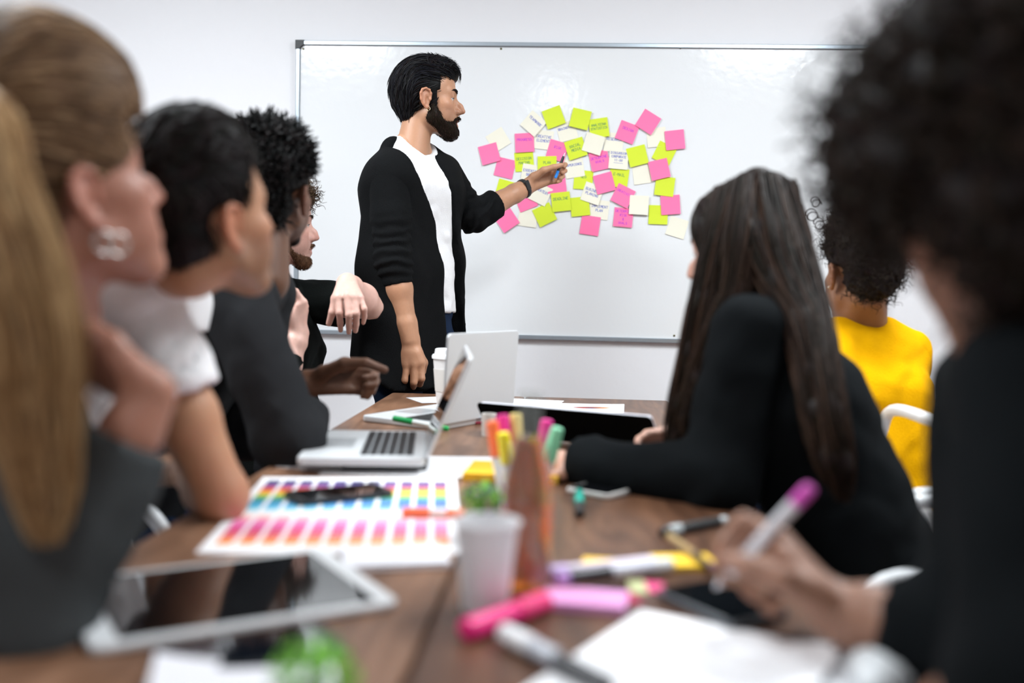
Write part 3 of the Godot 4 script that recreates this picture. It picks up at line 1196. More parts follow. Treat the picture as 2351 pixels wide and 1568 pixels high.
func ball(g: Geo, c: Vector3, r: float, color: Callable, rings := 12) -> void:
	var s := g.v.size()
	for j in rings + 1:
		var la := PI * j / rings - PI * 0.5
		for i in rings * 2 + 1:
			var lo := TAU * i / (rings * 2)
			var d := Vector3(cos(la) * cos(lo), sin(la), -cos(la) * sin(lo))
			g.col = color.call(d)
			g.pt(c + d * r, d)
	g.grid(rings + 1, rings * 2 + 1, s)


func shift(g: Geo, xf: Transform3D) -> void:
	for i in g.v.size():
		g.v[i] = xf * g.v[i]
		g.n[i] = (xf.basis * g.n[i]).normalized()


func eyes(person: Node, xf: Transform3D, iris := Color(0.05, 0.025, 0.012), look := Vector3(0, 0, 1)) -> void:
	for e: float in [-1.0, 1.0]:
		var g := Geo.new()
		var to := look.normalized()
		ball(g, Vector3(e * 0.0315, -0.003, 0.0748), 0.0118, func(d: Vector3) -> Color:
			var c := d.dot(to)
			return Color(0.004, 0.004, 0.004) if c > 0.965 else iris if c > 0.87 else Color(0.62, 0.58, 0.55), 14)
		shift(g, xf)
		part(person, "eye", g, tinted("eye", 0.12))
		var l := Geo.new()
		var pts := []
		for i in 13:
			var an := lerpf(-0.95, 1.1, i / 12.0)
			var el := 0.3 - 0.35 * absf(an - 0.1)
			pts.append(xf * (Vector3(e * 0.0315, -0.003, 0.0748) + Vector3(e * sin(an) * cos(el), sin(el), cos(an) * cos(el)) * 0.0131))
		l.tube(pts, fill(13, 0.0009), 6)
		part(person, "eyelashes", l, paint("15100e", 0.6))


func brows(person: Node, xf: Transform3D, cols: Array, thick := 1.0) -> void:
	for e: float in [-1.0, 1.0]:
		var g := Geo.new()
		var rng := RandomNumberGenerator.new()
		rng.seed = 21
		for i in 90:
			var t := rng.randf()
			var p := Vector3(e * lerpf(0.011, 0.05, t), 0.0185 + sin(t * 2.6) * 0.007 + rng.randf_range(-0.0032, 0.0032) * thick * (1.1 - t), 0.1012 - t * t * 0.0175 - t * 0.004)
			var d := Vector3(e * 0.75, 0.35 - t * 0.7, -0.25 - t * 0.55).normalized() * 0.009
			g.col = cols[i % cols.size()]
			g.tube([xf * (p - Vector3(0, 0, 0.004)), xf * (p + d * 0.5 + Vector3(0, 0, 0.001)), xf * (p + d - Vector3(0, 0, 0.001))], [0.0008 * thick, 0.0009 * thick, 0.0002], 3, false)
		part(person, "eyebrow", g, tinted("hair", 0.5))


func hair_mat() -> StandardMaterial3D:
	var m := tinted("hair", 0.5)
	m.metallic_specular = 0.22
	return m


func skin_mat() -> StandardMaterial3D:
	var fresh := not mats.has("tint skin")
	var m := tinted("skin", 0.5)
	if fresh:
		fuzz(m, 0.11, 1.6)
		m.normal_scale = 0.5
		m.uv1_scale = Vector3.ONE * 14.0
		m.subsurf_scatter_enabled = true
		m.subsurf_scatter_strength = 0.08
	return m


func cloth_mat(key: String, hex: String, freq := 0.12, scale := 8.0, strength := 3.0, rough := 0.9) -> StandardMaterial3D:
	key = "cloth " + key
	if not mats.has(key):
		var m := StandardMaterial3D.new()
		m.albedo_color = Color(hex)
		m.roughness = rough
		m.metallic_specular = 0.18
		fuzz(m, freq, strength)
		m.uv1_scale = Vector3.ONE * scale
		mats[key] = m
	return mats[key]

const SPEAKER_SKIN := Color(0.46, 0.235, 0.135)


func speaker_head(body: Geo, person: Node, hx: Transform3D, neck: Vector3) -> void:
	var s := head_field(neck, {"mouth": 0.003, "nose": 1.35})
	skin(body, s, Vector3(-0.105, -0.2, -0.13), Vector3(0.105, 0.14, 0.14), 0.0034, hx, face_color(SPEAKER_SKIN, Color(0.42, 0.15, 0.11), 0.3))
	eyes(person, hx, Color(0.03, 0.014, 0.007), Vector3(0, -0.1, 1))
	brows(person, hx, [Color(0.006, 0.005, 0.005), Color(0.012, 0.009, 0.008)], 1.5)
	# hair: swept back from the forehead, full on top and at the back
	var h := Sdf.new()
	h.egg(Vector3(0, 0.042, -0.014), Vector3(0.082, 0.088, 0.098), 0.02)
	h.egg(Vector3(0, 0.022, -0.035), Vector3(0.078, 0.082, 0.079), 0.03)
	h.egg(Vector3(0, 0.072, 0.002), Vector3(0.066, 0.062, 0.083), 0.03)
	h.egg(Vector3(0, 0.086, 0.052), Vector3(0.052, 0.036, 0.054), 0.03)
	h.add(Vector3(0.0, -0.02, -0.07), Vector3(0.0, -0.055, -0.062), 0.03, 0.018, 0.02, Vector3.RIGHT, 0.028, 0.03)
	for e: float in [-1.0, 1.0]:
		h.add(Vector3(e * 0.0655, 0.035, 0.02), Vector3(e * 0.0645, -0.03, 0.02), 0.011, 0.0085, 0.012, Vector3.BACK, 0.008, 0.003)
	h.cut = func(p: Vector3, d: float) -> float:
		var top := 0.058 - p.y + maxf(0.0, absf(p.x) - 0.045) * 0.8
		var side := maxf(p.z - 0.043, 0.017 - p.y)
		var back := maxf(p.z + 0.026, -0.066 - p.y)
		var burn := maxf(maxf(0.0085 - p.z, p.z - 0.031), -0.036 - p.y)
		return maxf(d, minf(minf(top, side), minf(back, burn)))
	var cap := Geo.new()
	skin(cap, h, Vector3(-0.11, -0.1, -0.14), Vector3(0.11, 0.16, 0.13), 0.004)
	var g := Geo.new()
	var blk := [Color(0.006, 0.006, 0.007), Color(0.011, 0.011, 0.012), Color(0.028, 0.028, 0.031), Color(0.008, 0.007, 0.007), Color(0.018, 0.018, 0.02)]
	var flow := func(p: Vector3) -> Vector3:
		var t := smoothstep(0.01, -0.07, p.z)
		var lo := smoothstep(0.06, 0.0, p.y)
		return Vector3(signf(p.x) * 0.25 * (1.0 - t), 0.15, -1.0).lerp(Vector3(-p.x * 2.0, -1.0, -0.15), maxf(t, lo * 0.55))
	strands(g, cap, h, Transform3D(), 2200, Vector2(0.055, 0.1), 0.0014, Vector2(0.001, 0.008), flow, blk, func(p: Vector3) -> bool: return not (p.y < 0.034 and p.z > -0.004 and absf(p.x) > 0.045), 7, 3, 0.13)
	# loose locks that rise over the forehead and curl
	strands(g, cap, h, Transform3D(), 420, Vector2(0.04, 0.075), 0.0013, Vector2(0.004, 0.014), func(p: Vector3) -> Vector3:
		return Vector3(0.3 * sin(p.x * 90.0), 0.75 - (p.z - 0.05) * 14.0, 0.55 + 0.8 * sin(p.x * 70.0 + p.y * 40.0)), blk, func(p: Vector3) -> bool: return p.y > 0.085 and p.z > -0.01, 8, 3, 0.4)
	var all := Geo.new()
	for i in cap.v.size():
		cap.c[i] = Color(0.006, 0.006, 0.007)
	merge(all, cap)
	merge(all, g)
	shift(all, hx)
	part(person, "hair", all, hair_mat(), "black swept back hair")
	# beard and moustache
	var b := Sdf.new()
	for e: float in [-1.0, 1.0]:
		b.add(Vector3(e * 0.064, -0.012, 0.02), Vector3(e * 0.061, -0.032, 0.019), 0.0075, 0.0095, 0.01)
		b.add(Vector3(e * 0.061, -0.03, 0.018), Vector3(e * 0.052, -0.062, 0.016), 0.009, 0.016, 0.015)
		b.add(Vector3(e * 0.05, -0.062, 0.014), Vector3(e * 0.02, -0.108, 0.07), 0.02, 0.021, 0.02)
		b.add(Vector3(e * 0.047, -0.06, 0.03), Vector3(e * 0.026, -0.088, 0.072), 0.02, 0.02, 0.02)
		b.add(Vector3(e * 0.024, -0.07, 0.088), Vector3(e * 0.004, -0.0605, 0.1035), 0.0065, 0.0065, 0.008)
		b.add(Vector3(e * 0.026, -0.07, 0.086), Vector3(e * 0.024, -0.094, 0.08), 0.006, 0.01, 0.01)
	b.egg(Vector3(0, -0.109, 0.083), Vector3(0.026, 0.02, 0.021), 0.02)
	b.add(Vector3(0, -0.094, 0.095), Vector3(0, -0.102, 0.092), 0.005, 0.008, 0.01)
	b.cut = func(p: Vector3, d: float) -> float:
		var mouth := 0.0135 - Vector2(p.x * 0.6, p.y + 0.0775).length() if p.z > 0.075 else -1.0
		return maxf(maxf(d, mouth), -0.13 - p.y)
	var bc := Geo.new()
	skin(bc, b, Vector3(-0.1, -0.15, -0.02), Vector3(0.1, 0.012, 0.13), 0.0032)
	for i in bc.v.size():
		bc.c[i] = Color(0.014, 0.008, 0.006)
	var bg := Geo.new()
	merge(bg, bc)
	strands(bg, bc, b, Transform3D(), 2600, Vector2(0.006, 0.012), 0.0008, Vector2(0.001, 0.004), func(p: Vector3) -> Vector3:
		return Vector3(p.x * 3.0, -1.0, 0.35), [Color(0.02, 0.011, 0.008), Color(0.035, 0.018, 0.012), Color(0.012, 0.008, 0.006)], none, 4, 3, 0.3, Vector3(0, -0.06, 0.03))
	shift(bg, hx)
	part(person, "beard", bg, hair_mat(), "short dark brown full beard")


func merge(g: Geo, o: Geo) -> void:
	var s := g.v.size()
	g.v.append_array(o.v)
	g.n.append_array(o.n)
	g.c.append_array(o.c)
	g.t.append_array(o.t)
	for i in o.ix:
		g.ix.append(i + s)


func wave(p: Vector3, dir: Vector3, freq: float, warp := 1.5, nf := 9.0) -> float:     # cloth folds that run across dir
	return sin(p.dot(dir) * freq + noise.get_noise_3dv(p * nf) * warp * 3.0)


func lerp_table(t: Array, y: float) -> Vector2:     # rows of [y, a, b] from the top down
	if y >= t[0][0]:
		return Vector2(t[0][1], t[0][2])
	for i in t.size() - 1:
		if y >= t[i + 1][0]:
			var k: float = (t[i][0] - y) / (t[i][0] - t[i + 1][0])
			return Vector2(lerpf(t[i][1], t[i + 1][1], k), lerpf(t[i][2], t[i + 1][2], k))
	return Vector2(t[-1][1], t[-1][2])


func build_speaker() -> void:
	var hip := Vector3(-0.5145, 0.9526, -3.273)
	var base := Vector3(hip.x, 0, hip.z)
	var o := thing("person", "standing bearded man in a long black cardigan pointing a pen at the notes", "person", base)
	var to := Transform3D(Basis(), -base)
	var fw := Vector3(0.84, 0, 0.54)
	var rt := Vector3(-0.54, 0, 0.84)
	var chest := Vector3(-0.5333, 1.403, -3.297)
	var waist := Vector3(-0.5292, 1.132, -3.282)
	var collar := Vector3(-0.5397, 1.539, -3.305)
	var sr := Vector3(-0.5859, 1.434, -3.146)
	var er := Vector3(-0.5614, 1.156, -3.111)
	var wr := Vector3(-0.5059, 0.9114, -3.101)
	var sl := Vector3(-0.4509, 1.472, -3.437)
	var el := Vector3(-0.3528, 1.325, -3.464)
	var wl := Vector3(-0.1756, 1.44, -3.601)
	var head := Vector3(-0.4963, 1.698, -3.316)
	var hx := facing(head, Vector3(0.98, 0.02, -0.19)).scaled_local(Vector3.ONE * 1.02)

	# one skin: head and neck, torso, arms and hands
	var g := Geo.new()
	speaker_head(g, o, to * hx, hx.affine_inverse() * (collar + Vector3(0, -0.02, 0)))
	var skin_c := func(p: Vector3, _n: Vector3) -> Color:
		return SPEAKER_SKIN * (1.0 + 0.06 * noise.get_noise_3dv(p * 70.0))
	var s := Sdf.new()
	s.add(collar, chest, 0.05, 0.066, 0.05, rt, 0.02, 0.07)
	s.add(chest, waist, 0.066, 0.06, 0.05, rt, 0.07, 0.06)
	s.add(waist, hip, 0.06, 0.055, 0.05, rt, 0.06, 0.06)
	s.add(sr, sl, 0.035, 0.035, 0.03)
	s.add(sr, er, 0.047, 0.038, 0.02)
	s.add(sl, el, 0.047, 0.038, 0.02)
	skin(g, s, hip - Vector3(0.4, 0.12, 0.4), collar + Vector3(0.4, 0.06, 0.3), 0.014, to, skin_c)
	var a := Sdf.new()
	a.add(er, er.lerp(wr, 0.35), 0.04, 0.041, 0.02)
	a.add(er.lerp(wr, 0.35), wr, 0.041, 0.0285, 0.02)
	hand_field(a, wr, er.lerp(wr, 0.8), [Vector3(-0.4865, 0.8799, -3.13), Vector3(-0.4663, 0.8361, -3.149), Vector3(-0.4722, 0.7948, -3.156), Vector3(-0.4859, 0.7653, -3.139)], [
		[Vector3(-0.4663, 0.8389, -3.094), Vector3(-0.4609, 0.7922, -3.082), Vector3(-0.4711, 0.7708, -3.115), Vector3(-0.4801, 0.7881, -3.135)],
		[Vector3(-0.4865, 0.8338, -3.082), Vector3(-0.4843, 0.7799, -3.074), Vector3(-0.4921, 0.7626, -3.108), Vector3(-0.4986, 0.7826, -3.129)],
		[Vector3(-0.5109, 0.8332, -3.081), Vector3(-0.513, 0.7874, -3.073), Vector3(-0.5176, 0.7708, -3.102), Vector3(-0.5186, 0.7881, -3.123)],
		[Vector3(-0.5373, 0.8387, -3.09), Vector3(-0.5437, 0.8048, -3.082), Vector3(-0.5435, 0.7862, -3.106), Vector3(-0.5395, 0.7959, -3.122)]], 1.16, 0.031)
	a.add(Vector3(-0.499, 0.8685, -3.089), Vector3(-0.4984, 0.844, -3.087), 0.016, 0.013, 0.02, Vector3.RIGHT, 0.018, 0.03)
	var lo := Vector3(minf(er.x, wr.x) - 0.08, wr.y - 0.2, minf(er.z, wr.z) - 0.1)
	skin(g, a, lo, Vector3(wr.x + 0.08, er.y - 0.01, wr.z + 0.08), 0.004, to, skin_c)
	var b := Sdf.new()
	b.add(el, el.lerp(wl, 0.35), 0.04, 0.042, 0.02)
	b.add(el.lerp(wl, 0.35), wl, 0.042, 0.028, 0.02)
	hand_field(b, wl, el.lerp(wl, 0.8), [Vector3(-0.1481, 1.482, -3.595), Vector3(-0.1106, 1.501, -3.579), Vector3(-0.0769, 1.513, -3.584), Vector3(-0.0478, 1.522, -3.595)], [
		[Vector3(-0.0841, 1.505, -3.641), Vector3(-0.0485, 1.53, -3.654), Vector3(-0.0342, 1.529, -3.635), Vector3(-0.0385, 1.519, -3.619)],
		[Vector3(-0.087, 1.492, -3.645), Vector3(-0.0496, 1.508, -3.658), Vector3(-0.0352, 1.508, -3.641), Vector3(-0.0443, 1.498, -3.622)],
		[Vector3(-0.0927, 1.475, -3.638), Vector3(-0.0569, 1.487, -3.651), Vector3(-0.0426, 1.487, -3.637), Vector3(-0.0516, 1.477, -3.621)],
		[Vector3(-0.1017, 1.462, -3.632), Vector3(-0.0689, 1.468, -3.639), Vector3(-0.0516, 1.472, -3.631), Vector3(-0.0606, 1.464, -3.618)]], 1.0, 0.03)
	skin(g, b, Vector3(el.x + 0.02, el.y - 0.07, wl.z - 0.12), Vector3(wl.x + 0.2, wl.y + 0.14, el.z + 0.08), 0.0036, to, skin_c)
	part(o, "body", g, skin_mat())

	# white T-shirt
	var t := Sdf.new()
	t.add(collar + Vector3(0, -0.02, 0), chest, 0.058, 0.092, 0.05, rt, 0.04, 0.085)
	t.add(chest, waist, 0.092, 0.086, 0.05, rt, 0.085, 0.07)
	t.add(waist, hip + Vector3(0, -0.02, 0), 0.084, 0.092, 0.05, rt, 0.07, 0.075)
	t.add(sr.lerp(sl, 0.12), sl.lerp(sr, 0.12), 0.045, 0.045, 0.04)
	var hem: float = Vector3(-0.3923, 0.9955, -3.182).y
	var nk := collar + fw * 0.04 + Vector3(0, 0.045, 0)
	t.cut = func(p: Vector3, d: float) -> float:
		return smax(maxf(d, hem - p.y), 0.074 - (p - nk).length(), 0.012)
	var tg := Geo.new()
	skin(tg, t, hip - Vector3(0.32, 0.1, 0.32), collar + Vector3(0.35, 0.08, 0.32), 0.008, to, none, func(p: Vector3, n: Vector3) -> float:
		return 0.0035 * wave(p, Vector3(0.3, -0.25, 0.1), 60.0, 1.2) * smoothstep(1.6, 1.2, p.y) + 0.002 * wave(p, Vector3(1, 0.25, 0), 75.0, 1.4))
	part(o, "t_shirt", tg, cloth_mat("white tee", "e9e9ea", 0.12, 8.0, 2.0))

	# long black cardigan, open at the front, its sleeves pushed up
	var c := Sdf.new()
	var low := Vector3(-0.5195, 0.7579, -3.262)
	c.add(collar + Vector3(0, -0.018, 0) - fw * 0.01, chest, 0.045, 0.1, 0.05, rt, 0.075, 0.1)
	c.add(chest, waist, 0.1, 0.104, 0.05, rt, 0.1, 0.1)
	c.add(waist, low, 0.104, 0.112, 0.05, rt, 0.1, 0.135)
	c.add(sr, sl, 0.062, 0.062, 0.05)
	var c1 := Sdf.new()
	c1.add(sr, sr.lerp(er, 0.5), 0.066, 0.063, 0.04)
	c1.add(sr.lerp(er, 0.5), er, 0.063, 0.058, 0.02)
	c1.add(er, er.lerp(wr, 0.36), 0.057, 0.047, 0.02)
	var c2 := Sdf.new()
	c2.add(sl, el, 0.062, 0.053, 0.03)
	c2.add(el, el.lerp(wl, 0.52), 0.057, 0.052, 0.02)
	var cut_r := er.lerp(wr, 0.30)
	var dir_r := (wr - er).normalized()
	var cut_l := el.lerp(wl, 0.44)
	var dir_l := (wl - el).normalized()
	var front := [[Vector3(-0.5261, 1.543, -3.256).y, -0.02, 0.12], [Vector3(-0.5236, 1.444, -3.25).y, -0.05, 0.10], [Vector3(-0.5195, 1.288, -3.242).y, -0.095, -0.005], [Vector3(-0.5162, 1.16, -3.235).y, -0.13, -0.02], [Vector3(-0.5119, 0.9901, -3.225).y, -0.15, -0.03], [Vector3(-0.5053, 0.7347, -3.211).y, -0.165, -0.055]]
	var h0: float = Vector3(-0.6991, 0.8476, -3.256).y
	var hx0: float = Vector3(-0.6991, 0.8476, -3.256).x
	c.cut = func(p: Vector3, d: float) -> float:
		var q := p - chest
		var lat := q.dot(rt)
		var f := q.dot(fw)
		var e := lerp_table(front, p.y)
		var open := minf(minf(lat - e.x, e.y - lat), f - 0.0)
		d = smax(d, open, 0.014)
		d = smax(d, 0.082 - (p - collar - fw * 0.05 - Vector3(0, 0.05, 0)).length(), 0.012)
		d = maxf(d, (h0 - p.y - clampf((p.x - hx0) * 0.62, 0.0, 0.1)) * 0.85)
		return d
	c1.cut = func(p: Vector3, d: float) -> float: return maxf(d, (p - cut_r).dot(dir_r))
	c2.cut = func(p: Vector3, d: float) -> float: return maxf(d, (p - cut_l).dot(dir_l))
	var cg := Geo.new()
	skin(cg, c, low - Vector3(0.36, 0.14, 0.36), Vector3(sl.x + 0.16, collar.y + 0.08, sr.z + 0.14), 0.0075, to, none, func(p: Vector3, n: Vector3) -> float:
		return 0.004 * wave(p, fw * 0.9 + rt * 0.5, 55.0, 1.0, 4.0) * smoothstep(1.55, 1.25, p.y))
	skin(cg, c1, Vector3(minf(sr.x, wr.x) - 0.09, wr.y, minf(sr.z, wr.z) - 0.09), Vector3(maxf(sr.x, wr.x) + 0.09, sr.y + 0.09, maxf(sr.z, wr.z) + 0.09), 0.0055, to, none, func(p: Vector3, n: Vector3) -> float:
		return 0.0036 * wave(p, (wr - sr).normalized(), 190.0, 0.9, 10.0) * smoothstep(0.2, 0.45, limb_bend(p, sr, wr)) * smoothstep(0.68, 0.6, limb_bend(p, sr, wr)))
	skin(cg, c2, Vector3(sl.x - 0.09, el.y - 0.09, wl.z - 0.08), Vector3(wl.x, sl.y + 0.09, sl.z + 0.1), 0.0055, to, none, func(p: Vector3, n: Vector3) -> float:
		return 0.0038 * wave(p, Vector3(0.75, -0.65, 0.0), 170.0, 0.9, 12.0) * smoothstep(0.3, 0.7, limb_bend(p, sl, el)) * smoothstep(0.42, 0.3, limb_bend(p, el, wl)))
	part(o, "cardigan", cg, cloth_mat("black knit", "121314", 0.14, 9.0, 3.0))

	# jeans and shoes
	var j := Sdf.new()
	j.add(hip + Vector3(0, 0.03, 0), hip + Vector3(0, -0.08, 0), 0.078, 0.086, 0.04, rt, 0.07, 0.07)
	for e: float in [-1.0, 1.0]:
		var top: Vector3 = hip + rt * 0.09 * e + Vector3(0, -0.08, 0)
		var foot: Vector3 = Vector3(base.x, 0.1, base.z) + rt * 0.11 * e + fw * 0.02 * e
		var knee := top.lerp(foot, 0.5) + fw * 0.02
		j.add(top, knee, 0.085, 0.066, 0.03)
		j.add(knee, foot, 0.066, 0.052, 0.02)
	var jg := Geo.new()
	skin(jg, j, Vector3(hip.x - 0.32, 0.04, hip.z - 0.32), hip + Vector3(0.32, 0.13, 0.32), 0.011, to, none, func(p: Vector3, n: Vector3) -> float:
		return 0.004 * wave(p, Vector3(0.4, 1, 0.2), 45.0, 1.2, 7.0))
	part(o, "jeans", jg, cloth_mat("denim", "1d2a40", 0.2, 14.0, 3.0))
	for e: float in [-1.0, 1.0]:
		var f := Sdf.new()
		var an: Vector3 = Vector3(base.x, 0.05, base.z) + rt * 0.11 * e + fw * 0.02 * e
		f.add(an + Vector3(0, 0.03, 0), an + fw * 0.02, 0.045, 0.042, 0.02)
		f.add(an, an + fw * 0.16 + Vector3(0, -0.014, 0), 0.042, 0.034, 0.02, rt, 0.0, 0.008)
		f.cut = func(p: Vector3, d: float) -> float: return maxf(d, -p.y)
		var fg := Geo.new()
		skin(fg, f, an - Vector3(0.26, 0.07, 0.26), an + Vector3(0.26, 0.12, 0.26), 0.01, to)
		part(o, "shoe", fg, paint("1a1a1b", 0.6))

	# wristband, ear stud, nose ring
	var band := Geo.new()
	var ax := (wl - el).normalized()
	var bc := el.lerp(wl, 0.97)
	var side := ax.cross(Vector3.UP).normalized()
	var upv := side.cross(ax)
	var ring := []
	var rr := []
	for i in 29:
		var an := TAU * i / 28.0
		ring.append(to * (bc + (side * cos(an) + upv * sin(an)) * 0.0335))
		rr.append(0.0085)
	band.tube(ring, rr, 10, false, 0.25, ax)
	var fx := turned(to * (bc + (Vector3(0.1, 0.05, 1) - ax * Vector3(0.1, 0.05, 1).dot(ax)).normalized() * 0.0345), ax, upv)
	band.box(fx, Vector3(0.02, 0.036, 0.007), 0.003)
	part(o, "wristband", band, paint("1b1c1e", 0.45))
	var ear_g := Geo.new()
	var er2 := []
	for i in 13:
		var an := TAU * i / 12.0
		er2.append(to * hx * (Vector3(-0.0835, -0.044, 0.002) + Vector3(0, cos(an), sin(an)) * 0.006))
	ear_g.tube(er2, [0.0011, 0.0011, 0.0011, 0.0011, 0.0011, 0.0011, 0.0011, 0.0011, 0.0011, 0.0011, 0.0011, 0.0011, 0.0011], 6, false)
	part(o, "earring", ear_g, paint("d8c9a0", 0.25, 1.0), "small metal hoop")
	var nr := Geo.new()
	var nrp := []
	for i in 9:
		var an := PI * i / 8.0
		nrp.append(to * hx * (Vector3(cos(an) * 0.005, -0.0505 - sin(an) * 0.005, 0.1075)))
	nr.tube(nrp, [0.0009, 0.0009, 0.0009, 0.0009, 0.0009, 0.0009, 0.0009, 0.0009, 0.0009], 6, true)
	part(o, "nose_ring", nr, paint("cfd2d4", 0.2, 1.0))

	# the pen in his hand
	var tip := Vector3(-0.0366, 1.568, -3.609)
	var end := Vector3(-0.0684, 1.476, -3.596)
	var pd := (end - tip).normalized()
	var pen := thing("pen", "black ballpoint pen with a blue end held by the standing man", "pen", tip)
	var basis := turned(Vector3.ZERO, pd.cross(Vector3.BACK), pd)
	var pl := (end - tip).length()
	var p1 := Geo.new()
	p1.lathe([Vector2(0.0035, 0.013), Vector2(0.0052, 0.02), Vector2(0.0056, pl * 0.72), Vector2(0, pl * 0.72)], basis, 16)
	part(pen, "barrel", p1, paint("15171c", 0.3))
	var p2 := Geo.new()
	p2.lathe([Vector2(0, 0), Vector2(0.0008, 0.0), Vector2(0.0036, 0.0135), Vector2(0.0036, 0.016)], basis, 16)
	part(pen, "tip", p2, paint("aeb4ba", 0.25, 0.9), "silver tip")
	var p3 := Geo.new()
	p3.lathe([Vector2(0.0057, pl * 0.72), Vector2(0.0056, pl - 0.004), Vector2(0.004, pl), Vector2(0, pl)], basis, 16)
	part(pen, "end_cap", p3, paint("1f7fd8", 0.3), "bright blue end")

# ---------------------------------------------------------------- the people round the table
# clothes and body of one who sits: neck, sl, sr shoulders, el, er elbows, wl, wr wrists, hip, fw the way the knees point
func seated(o: Node3D, base: Vector3, d: Dictionary, g: Geo) -> void:
	var to := Transform3D(Basis(), -base)
	var tone: Color = d.skin
	var cell: float = d.get("cell", 0.01)
	var loose: float = d.get("loose", 0.0)
	var neck: Vector3 = d.neck
	var sl: Vector3 = d.sl
	var sr: Vector3 = d.sr
	var hip: Vector3 = d.hip
	var fw: Vector3 = d.fw
	var lat := (sl - sr).normalized()
	var mid := (sl + sr) * 0.5
	var chest := mid.lerp(hip, 0.3)
	var waist := mid.lerp(hip, 0.68)
	var back: Vector3 = d.get("back", Vector3.ZERO)      # how far the back is rounded
	chest += back
	waist += back * 0.7
	var side := Vector3.UP.cross(fw).normalized()
	var w: float = d.get("wide", 1.0)
	var skin_c := func(p: Vector3, _n: Vector3) -> Color:
		return tone * (1.0 + 0.06 * noise.get_noise_3dv(p * 70.0))
	var s := Sdf.new()
	s.add(neck - Vector3(0, 0.02, 0), chest, 0.05, 0.08, 0.05, lat, 0.02, 0.08)
	s.add(chest, waist, 0.08, 0.075, 0.05, lat, 0.08, 0.06)
	s.add(waist, hip, 0.075, 0.09, 0.05, lat, 0.06, 0.07)
	s.add(sr, sl, 0.04, 0.04, 0.05)
	for e in [["sl", "el", "wl"], ["sr", "er", "wr"]]:
		if d.has(e[1]):
			s.add(d[e[0]], d[e[1]], 0.043, 0.037, 0.02)
			s.add(d[e[1]], d[e[2]], 0.037, 0.026, 0.02)
	var lo := hip
	var hi := hip
	for k in ["neck", "sl", "sr", "el", "er", "wl", "wr"]:
		if d.has(k):
			lo = lo.min(d[k])
			hi = hi.max(d[k])
	skin(g, s, lo - Vector3.ONE * 0.1, hi + Vector3.ONE * 0.1, 0.017, to, skin_c)
	# the top: its body and its sleeves
	var t := Sdf.new()
	t.add(neck - Vector3(0, 0.035, 0) + back * 0.5, chest, 0.05, 0.1 * w + loose, 0.06, lat, 0.07 * w, 0.085 * w)
	t.add(chest, waist, 0.1 * w + loose, 0.098 * w + loose, 0.06, lat, 0.085 * w, 0.075 * w)
	t.add(waist, hip, 0.098 * w + loose, 0.108 * w + loose * 1.4, 0.06, lat, 0.075 * w, 0.09 * w)
	t.add(sr, sl, 0.058, 0.058, 0.06)
	if d.has("hump"):
		t.add(d.hump, chest, 0.06, 0.08, 0.06)
		t.add(d.hump, sr, 0.058, 0.056, 0.06)
	var nc: Vector3 = neck + fw * d.get("collar_front", 0.02) + Vector3(0, 0.035, 0)
	var nr: float = d.get("collar", 0.072)
	t.cut = func(p: Vector3, e: float) -> float:
		return smax(maxf(e, hip.y - 0.08 - p.y), nr - (p - nc).length(), 0.012)
	var fold: float = d.get("fold", 0.004)
	var folds := func(p: Vector3, _n: Vector3) -> float:
		return fold * (wave(p, Vector3(0.5, 0.7, 0.5), 42.0, 1.2, 5.0) * 0.6 + wave(p, Vector3(-0.6, 0.5, 0.2), 70.0, 1.3, 7.0) * 0.4)
	var tg := Geo.new()
	skin(tg, t, lo.min(hip - Vector3.ONE * 0.2) - Vector3(0.12, 0.05, 0.12), hi.max(hip + Vector3.ONE * 0.2) + Vector3(0.12, 0.1, 0.12), cell, to, none, folds)
	var arm: float = d.get("arm", 0.058)
	for e in [["sl", "el", "wl", "end_l"], ["sr", "er", "wr", "end_r"]]:
		if not d.has(e[1]):
			continue
		var a: Vector3 = d[e[0]]
		var b: Vector3 = d[e[1]]
		var c: Vector3 = d[e[2]]
		var end: float = d.get(e[3], d.get("end", 1.85))
		var v := Sdf.new()
		if end <= 1.0:
			v.add(a, a.lerp(b, minf(1.0, end + 0.15)), arm * 1.12, arm * 1.15, 0.03)
			v.add(a.lerp(b, end - 0.2), b, 0.05, 0.045, 0.004, Vector3.ZERO, 0, 0, 1)
		else:
			v.add(a, b, arm * 1.12, arm, 0.03)
			v.add(b, b.lerp(c, minf(1.0, end - 0.9)), arm, arm * 0.74, 0.02)
		var at: Vector3 = a.lerp(b, end) if end <= 1.0 else b.lerp(c, end - 1.0)
		var dir: Vector3 = ((b - a) if end <= 1.0 else (c - b)).normalized()
		v.cut = func(p: Vector3, e2: float) -> float:
			return maxf(e2, (p - at).dot(dir)) if (p - at).length() < 0.13 else e2
		skin(tg, v, a.min(b).min(c) - Vector3.ONE * 0.1, a.max(b).max(c) + Vector3.ONE * 0.1, cell, to, none, folds)
	part(o, d.top, tg, d.top_mat)
	# trousers and shoes
	var j := Sdf.new()
	j.add(hip + side * 0.07, hip - side * 0.07, 0.105, 0.105, 0.03)
	var feet := []
	for e: float in [-1.0, 1.0]:
		var top: Vector3 = hip + side * 0.09 * e
		var knee: Vector3 = Vector3(hip.x, 0.5, hip.z) + fw * 0.42 + side * 0.1 * e
		var foot: Vector3 = Vector3(knee.x, 0.1, knee.z) - fw * 0.04
		j.add(top, knee, 0.09, 0.065, 0.03)
		j.add(knee, foot, 0.065, 0.05, 0.02)
		feet.append(foot)
	var jg := Geo.new()
	skin(jg, j, Vector3(hip.x - 0.6, 0.03, hip.z - 0.6), Vector3(hip.x + 0.6, hip.y + 0.13, hip.z + 0.6), 0.022, to)
	part(o, "trousers", jg, d.get("pants", cloth_mat("denim", "1d2a40", 0.2, 14.0, 3.0)))
